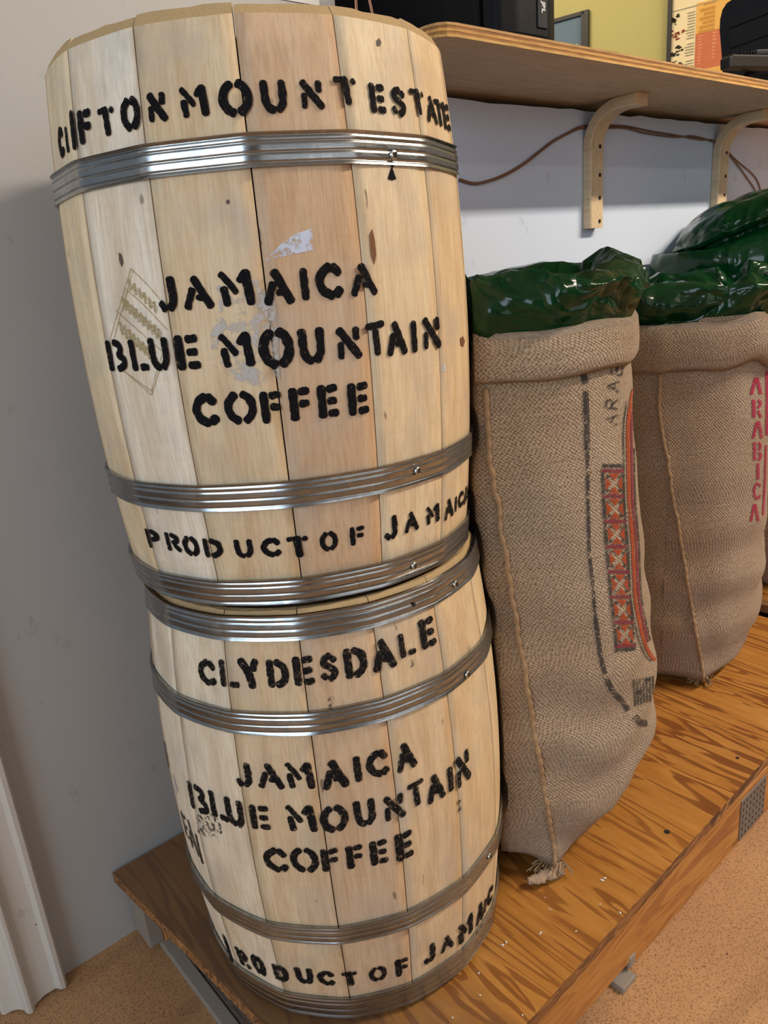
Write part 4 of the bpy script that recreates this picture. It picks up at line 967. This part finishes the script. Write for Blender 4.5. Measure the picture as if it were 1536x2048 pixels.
def bracket(xa, xb, tip, label):
    r = empty('shelf_bracket', ((xa + xb) / 2, YW, ZS)); tag(r, label, 'bracket', 'curved wooden shelf brackets')
    w = (xb - xa); T = 0.021; zbot = 0.033 - ZS
    # bent lamination swept in the y-z plane: inner line then outer line
    path = [(-T / 2, zbot), (-T / 2, zbot + .07), (-T / 2, -0.095)]
    Rb = 0.070; cy, cz = -T / 2 - Rb, -0.020 - T / 2 - Rb + 0.020
    cen = [(-T / 2, zbot), (-T / 2, zbot * .6 + cz * .4), (-T / 2, cz)]
    for i in range(1, 13):
        a = math.pi / 2 * i / 12; cen.append((cy + Rb * math.cos(a), cz + Rb * math.sin(a)))
    cen.append((-(YW - tip), cz + Rb)); V = []; Fc = []
    m = len(cen); b = 0.0025
    for i, (y, z) in enumerate(cen):
        a0 = Vector(cen[max(i - 1, 0)]); a1 = Vector(cen[min(i + 1, m - 1)]); d = (a1 - a0).normalized(); n_ = Vector((-d.y, d.x))
        hw, ht = w / 2, T / 2
        for sx, sn in ((-hw + b, -ht), (hw - b, -ht), (hw, -ht + b), (hw, ht - b), (hw - b, ht), (-hw + b, ht), (-hw, ht - b), (-hw, -ht + b)):
            p = Vector((y, z)) + n_ * sn; V.append((sx, p.x, p.y))
    for i in range(m - 1):
        for k in range(8): Fc.append((i * 8 + k, i * 8 + (k + 1) % 8, (i + 1) * 8 + (k + 1) % 8, (i + 1) * 8 + k))
    Fc += [tuple(range(7, -1, -1)), tuple((m - 1) * 8 + k for k in range(8))]
    # shift so that the arm touches the shelf
    top = max(v[2] for v in V); V = [(x, y, z - top) if False else (x, y, z - (top if z > cz - .01 else top * max(0, min(1, (z - zbot) / (cz - zbot))))) for x, y, z in V]
    o = obj('bracket_arm', V, Fc, M_BRKT, r)
    for z in (0.046, 0.092, 0.136, 0.190):
        disc('screw_hole', (w * 0.18, -T - 0.0004, z - ZS), (0, -1, 0), 0.0042, 0.0012, M_HOLE, r, 10)
    return r
bracket(1.446, 1.492, 0.88, 'curved pale bracket nearer the barrels, fully visible against the wall')
bracket(1.998, 2.046, 0.88, 'curved pale bracket whose foot is hidden by the green plastic bag')

# ------------------------------------------------------------------ flex along the wall
wr = empty('wall_cable', (1.5, YW - 0.003, 0.2)); tag(wr, 'thin brown twin cable draped along the wall under the shelf', 'cable')
def wallpts(px, y=YW - 0.0035): return [on(u, v, 1, y) - wr.location for u, v in px]
A1 = [(905, 352), (925, 360), (950, 366), (980, 360), (1010, 348), (1045, 328), (1075, 305), (1105, 282), (1135, 266), (1165, 252), (1205, 251), (1250, 252), (1300, 262), (1350, 270), (1400, 279), (1424, 280), (1444, 290), (1470, 318), (1505, 348), (1518, 370), (1524, 400)]
A2 = [(905, 354), (925, 362), (950, 368), (980, 362), (1010, 351), (1045, 331), (1075, 308), (1105, 285), (1135, 268), (1165, 256), (1205, 256), (1250, 256), (1290, 266), (1350, 274), (1385, 272), (1424, 282), (1444, 292), (1466, 318), (1490, 350), (1510, 380), (1516, 400)]
def cable(px, dz):
    P = []
    for (u, v), p in zip(px, wallpts(px)):
        q = p.copy()
        # passes in front of the brackets' wall face
        P.append(q)
    return tube('cable_strand', catmull(P, 6), 0.0019, M_WIRE, wr, 6)
cable(A1, 0); cable(A2, 0)
for u, v in ((1424, 281), (1163, 254)): disc('cable_staple', on(u, v, 1, YW - 0.006) - wr.location, (0, -1, 0), 0.0035, 0.002, M_WIRE, wr, 8)

# ------------------------------------------------------------------ things on the shelf
ZT = ZS + TH
sp = empty('loudspeaker', (0.992, 0.90, ZT)); tag(sp, 'black loudspeaker lying on the shelf behind the upper barrel', 'speaker')
def prism(name, prof, z0, z1, mat, parent, bev=0.006):
    bm = bmesh.new(); lo = [bm.verts.new((x, y, z0)) for x, y in prof]; hi = [bm.verts.new((x, y, z1)) for x, y in prof]; k = len(prof)
    bm.faces.new(lo[::-1]); bm.faces.new(hi)
    for i in range(k): bm.faces.new((lo[i], lo[(i + 1) % k], hi[(i + 1) % k], hi[i]))
    bmesh.ops.recalc_face_normals(bm, faces=bm.faces)
    if bev: bmesh.ops.bevel(bm, geom=list(bm.edges), offset=bev, segments=3, affect='EDGES', profile=0.5)
    return from_bm(name, bm, mat, parent)
prism('cabinet', [(-0.062, -0.085), (0.095, -0.085), (0.095, 0.26), (-0.075, 0.26)], 0.0, 0.20, M_BLACK, sp, 0.008)
prism('front_baffle', [(-0.058, -0.087), (-0.050, -0.112), (-0.020, -0.124), (0.050, -0.124), (0.082, -0.110), (0.092, -0.087)], 0.002, 0.20, M_BLACK, sp, 0.006)
prism('side_panel', [(-0.0665, -0.02), (-0.064, -0.045), (-0.058, -0.045), (-0.060, -0.02)], 0.012, 0.2, M_BLACK, sp, 0.001)
jp = on(1086, 15, 1, 0.7735) - sp.location
bd = box('badge_panel', jp.x - 0.011, jp.x + 0.011, -0.1262, -0.1235, jp.z - 0.026, jp.z + 0.04, M_BLACK2, sp, 0.0012)
fc = bpy.data.curves.new('badge', 'FONT'); fc.body = 'JBL'; fc.size = 0.0105; fc.extrude = 0.0004; fc.align_x = 'CENTER'; fc.align_y = 'CENTER'; fc.offset = 0.0006
tmp = bpy.data.objects.new('tmp', fc); sc.collection.objects.link(tmp)
dg = bpy.context.evaluated_depsgraph_get(); me = bpy.data.meshes.new_from_object(tmp.evaluated_get(dg)); bpy.data.objects.remove(tmp)
jb = bpy.data.objects.new('badge_lettering', me); sc.collection.objects.link(jb); me.materials.clear(); me.materials.append(plain('silver_badge_print', rgb(190, 190, 192), 0.5))
jb.parent = sp; jb.location = (jp.x, -0.1268, jp.z); jb.rotation_euler = (math.pi / 2, math.pi / 2, 0)
for pa, pb in (((705, -60), (712, 26)), ((722, -60), (744, 30))):
    for dx in (0, 3):
        P = [on(pa[0] + dx, pa[1], 1, 0.955), on((pa[0] + pb[0]) / 2 + dx + 1, (pa[1] + pb[1]) / 2, 1, 0.957), on(pb[0] + dx, pb[1], 1, 0.956), on(pb[0] + dx + 10, pb[1] + 40, 1, 0.960)]
        tube('speaker_lead', [p - sp.location for p in catmull(P, 5)], 0.0009, M_COPPER, sp, 6)
# black ribbed case at the right end
cs = empty('equipment_case', (1.63, 0.80, ZT)); tag(cs, 'black ribbed plastic case with a latch bar, right end of the shelf', 'case')
CX = 2.0
def cpx(u, v, dx=0.0): p = on(u, v, 0, CX); return (dx, p.y - 0.86, p.z - ZT)
cs.location = (CX, 0.86, ZT)
ol = [(1446, 200), (1441, 110), (1437, 60), (1438, 38), (1443, 18), (1452, 4), (1464, -4), (1480, -10), (1520, -26), (1600, -62), (1600, 200)]
P0 = [cpx(u, v) for u, v in ol]; P0 = [(x, y, max(z, 0.0)) for x, y, z in P0]; k = len(P0)
cyy = sum(p[1] for p in P0) / k; czz = sum(p[2] for p in P0) / k
V = [(0.012, y, z) for x, y, z in P0] + [(0.0, y + (cyy - y) * .05, max(0, z + (czz - z) * .05)) for x, y, z in P0] + [(0.30, y, z) for x, y, z in P0]
Fc = [tuple(range(k, 2 * k)), tuple(range(3 * k - 1, 2 * k - 1, -1))]
for i in range(k):
    q = (i + 1) % k; Fc += [(i, q, k + q, k + i), (q, i, 2 * k + i, 2 * k + q)]
obj('case_shell', V, Fc, M_BLACK2, cs)
for quad in ([(1460, 57), (1536, 27), (1600, 2), (1600, -26), (1536, 2), (1460, 34)], [(1461, 97), (1536, 70), (1600, 47), (1600, 5), (1536, 31), (1460, 61)], [(1462, 150), (1536, 150), (1600, 150), (1600, 51), (1536, 74), (1461, 101)]):
    a = [cpx(u, v, -0.005) for u, v in quad]; b = [cpx(u, v + (1.5 if n_ < 3 else -1.5), 0.003) for n_, (u, v) in enumerate(quad)]; k = len(a)
    obj('side_rib', a + b, [tuple(range(k))] + [(i, k + i, k + (i + 1) % k, (i + 1) % k) for i in range(k)], M_BLACK2, cs)
LO = Vector(cs.location)
def bar(name, u0, v0, u1, v1, y0, y1, h, d, mat, parent, bev):
    a = on(u0, v0, 1, y0) - LO; b = on(u1, v1, 1, y1) - LO; dx = (b - a); ln = dx.length; bm = box_bm(0, ln, -d / 2, d / 2, 0, h, bev)
    M_ = Matrix.Translation(a) @ Matrix.Rotation(math.atan2(dx.y, dx.x), 4, 'Z') @ Matrix.Rotation(-math.asin(dx.z / ln), 4, 'Y')
    bmesh.ops.transform(bm, matrix=M_, verts=bm.verts); return from_bm(name, bm, mat, parent)
lt = bar('latch_bar', 1452, 139, 1570, 140, 0.862, 0.81, 0.026, 0.03, plain('dark_latch_plastic', rgb(40, 36, 32), 0.5, spec=0.15), cs, 0.004)
for i in range(6): bar('latch_ridge', 1473 + i * 6, 114 - i * 0.3, 1476 + i * 6, 114 - i * 0.3, 0.855 - i * .003, 0.854 - i * .003, 0.007, 0.024, M_BLACK, lt, 0.001)
bar('latch_knob', 1503, 115, 1570, 112, 0.84, 0.81, 0.013, 0.026, M_BLACK2, lt, 0.004)
bar('latch_clip', 1449, 139, 1458, 138, 0.862, 0.858, 0.022, 0.026, M_BLACK2, lt, 0.003)
pth = [on(u, v, 1, 0.86) - LO for u, v in ((1512, 138), (1500, 146), (1488, 156), (1484, 172))]
V, Fc = tube_data(catmull(pth, 5), lambda f: 0.010 - 0.003 * f, 8); obj('latch_foot', V, Fc, M_BLACK, cs, True)

# ------------------------------------------------------------------ things on the olive wall
def at_olive(u, v, d=0.0):
    r = ray(u, v); s = (OP - Vector((0, 0, OP.z))).dot(ON) / r.dot(ON); p = r * s
    return (p - OP).dot(OD), p.z
sA, zA = at_olive(1343, 130); sB, zB = at_olive(1440, 130)
po_ = empty('framed_poster', olive(sA, zA - 0.1, 0.012)); tag(po_, 'framed coffee poster with cream, orange and red panels on the olive wall', 'poster')
def opl(name, quad, d, mat, root, th=0.002):
    V = [olive(s, z, dd) - root.location for dd in (d, d - th) for s, z in quad]
    return obj(name, V, [(0, 1, 2, 3), (7, 6, 5, 4), (0, 4, 5, 1), (1, 5, 6, 2), (2, 6, 7, 3), (3, 7, 4, 0)], mat, root)
def orect(name, s0, s1, z0, z1, d, mat, root, th=0.002): return opl(name, [(s0, z0), (s1, z0), (s1, z1), (s0, z1)], d, mat, root, th)
def px(u, v): return at_olive(u, v)
ztop = 2.0; W_ = sA - sB
z_lo = zA - 0.22; z_hi = zA + 0.75
sR = sA - W_ * 1.55
m_cream = plain('cream_poster_paper', rgb(252, 232, 184), 0.6); m_or = plain('orange_poster_panel', rgb(244, 186, 92), 0.6); m_red = plain('red_poster_panel', rgb(214, 118, 76), 0.6); m_frame = plain('black_picture_frame', rgb(44, 40, 36), 0.5)
orect('poster_sheet', sA, sR, z_lo, z_hi, 0.010, m_cream, po_)
fw = W_ * 0.085
orect('poster_frame', sA + fw, sA, z_lo - fw, z_hi + fw, 0.022, m_frame, po_, 0.02); orect('poster_frame', sR, sR - fw, z_lo - fw, z_hi + fw, 0.022, m_frame, po_, 0.02)
orect('poster_frame', sA, sR, z_lo - fw, z_lo, 0.022, m_frame, po_, 0.02); orect('poster_frame', sA, sR, z_hi, z_hi + fw, 0.022, m_frame, po_, 0.02)
so, _ = px(1394, 40); z1o = px(1394, 8)[1]; z2o = px(1394, 69)[1]; z3o = px(1394, 142)[1]; z4o = z3o - (z2o - z3o) * 0.5
orect('poster_panel', so, sR, z2o, z1o, 0.0112, m_or, po_); orect('poster_panel', so, sR, z3o, z2o, 0.0112, m_red, po_); orect('poster_panel', so, sR, z4o, z3o, 0.0112, m_or, po_)
zl_ = px(1338, 27)[1]; m_rule = plain('grey_poster_rule', rgb(168, 156, 124), 0.7); orect('poster_rule', sA, sR, zl_ - 0.002, zl_ + 0.002, 0.0114, m_rule, po_)
# small lines of unreadable type, and sprigs of coffee cherries drawn as dots
V, Fc = [], []
def qd(V, Fc, s0, s1, z0, z1, d=0.0118):
    b = len(V); V += [olive(s0, z0, d) - po_.location, olive(s1, z0, d) - po_.location, olive(s1, z1, d) - po_.location, olive(s0, z1, d) - po_.location]; Fc.append((b, b + 1, b + 2, b + 3))
rows = [px(1345, y)[1] for y in (40, 68, 101, 134)]
cw = sA - so
rnd = random.Random(5)
for zc in rows:
    for k in range(5): qd(V, Fc, sA - cw * rnd.uniform(.55, .68), sA - cw * .95, zc + 0.006 - k * 0.011, zc + 0.010 - k * 0.011)
obj('poster_text', V, Fc, m_rule, po_)
V, Fc = [], []
for k in range(7): qd(V, Fc, so - cw * rnd.uniform(.12, .35), so - cw * .75, z1o - 0.016 - k * 0.0165 - (0.006 if k else 0), z1o - 0.010 - k * 0.0165)
obj('poster_text', V, Fc, plain('ochre_poster_type', rgb(212, 150, 62), 0.7), po_)
V, Fc = [], []
for k in range(10): qd(V, Fc, so - cw * .10, so - cw * rnd.uniform(.22, .30), z2o - 0.014 - k * 0.012, z2o - 0.008 - k * 0.012)
for k in range(8): qd(V, Fc, so - cw * .68, so - cw * rnd.uniform(.78, .86), z2o - 0.014 - k * 0.014, z2o - 0.006 - k * 0.014)
obj('poster_text', V, Fc, plain('pale_poster_type', rgb(236, 150, 106), 0.7), po_)
for gi, (u, v) in enumerate(((1353, 40), (1354, 69), (1354, 104), (1354, 133))):
    s_, z_ = px(u, v); V, Fc = [], []
    for k in range(15):
        a = rnd.uniform(0, 6.28); r = rnd.uniform(.1, 1) * 0.022; cs_, cz_ = s_ + 1.5 * r * math.cos(a), z_ + r * math.sin(a); b = len(V); q = rnd.uniform(.003, .0055)
        for j in range(6): V.append(olive(cs_ + 1.5 * q * math.cos(j * 1.047), cz_ + q * math.sin(j * 1.047), 0.0119) - po_.location)
        Fc.append(tuple(range(b, b + 6)))
    obj('coffee_sprig', V, Fc, plain('poster_cherry_%d' % gi, (rgb(52, 48, 26), rgb(150, 60, 36), rgb(44, 40, 22), rgb(90, 80, 50))[gi], 0.7), po_)
s0, z0 = px(1352, -2); V, Fc = [], []
for k in range(3): qd(V, Fc, sA - cw * (.35 + k * .13), sA - cw * (.43 + k * .13), z0 - 0.006, z0 + 0.03)
obj('poster_title', V, Fc, plain('dark_poster_type', rgb(96, 84, 56), 0.7), po_)
# small framed picture further along
sC, zC = px(1172, 30); sD, zD = px(1112, 48); zE = zC - 0.34
pf = empty('framed_picture', olive(sC, zE, 0.012)); tag(pf, 'small dark framed picture with blue mat beside the loudspeaker', 'picture')
t_ = (sD - sC)
orect('picture_mat', sC + t_ * 1.35, sC, zE, zC, 0.010, plain('blue_grey_mat', rgb(104, 128, 148), 0.6), pf)
orect('picture_print', sC + t_ * .8, sC + t_ * .24, zE + .08, zC - 0.115, 0.0115, plain('pale_print', rgb(214, 222, 206), 0.6), pf)
f_ = 0.016
orect('picture_frame', sC + t_ * .10 - f_ * 0, sC - f_ * 1.2, zE - f_, zC + f_, 0.022, m_frame, pf, 0.02); orect('picture_frame', sC + t_ * 1.35 + f_, sC + t_ * 1.35, zE - f_, zC + f_, 0.022, m_frame, pf, 0.02)
orect('picture_frame', sC + t_ * 1.35, sC, zC, zC + f_, 0.022, m_frame, pf, 0.02); orect('picture_frame', sC + t_ * 1.35, sC, zE - f_, zE, 0.022, m_frame, pf, 0.02)
# paper notice on the column
nA = on(531, 0, 1, YW - 0.001); nB = on(639, 12, 1, YW - 0.001)
nt = empty('paper_notice', nB); tag(nt, 'white paper notice pinned on the wall above the upper barrel', 'notice')
box('paper_sheet', -0.21, 0.0, -0.0006, 0.0004, 0.0, 0.28, M_PAPER, nt)
box('printed_strip', -0.20, -0.012, -0.0010, -0.0006, 0.012, 0.017, M_HOLE, nt)
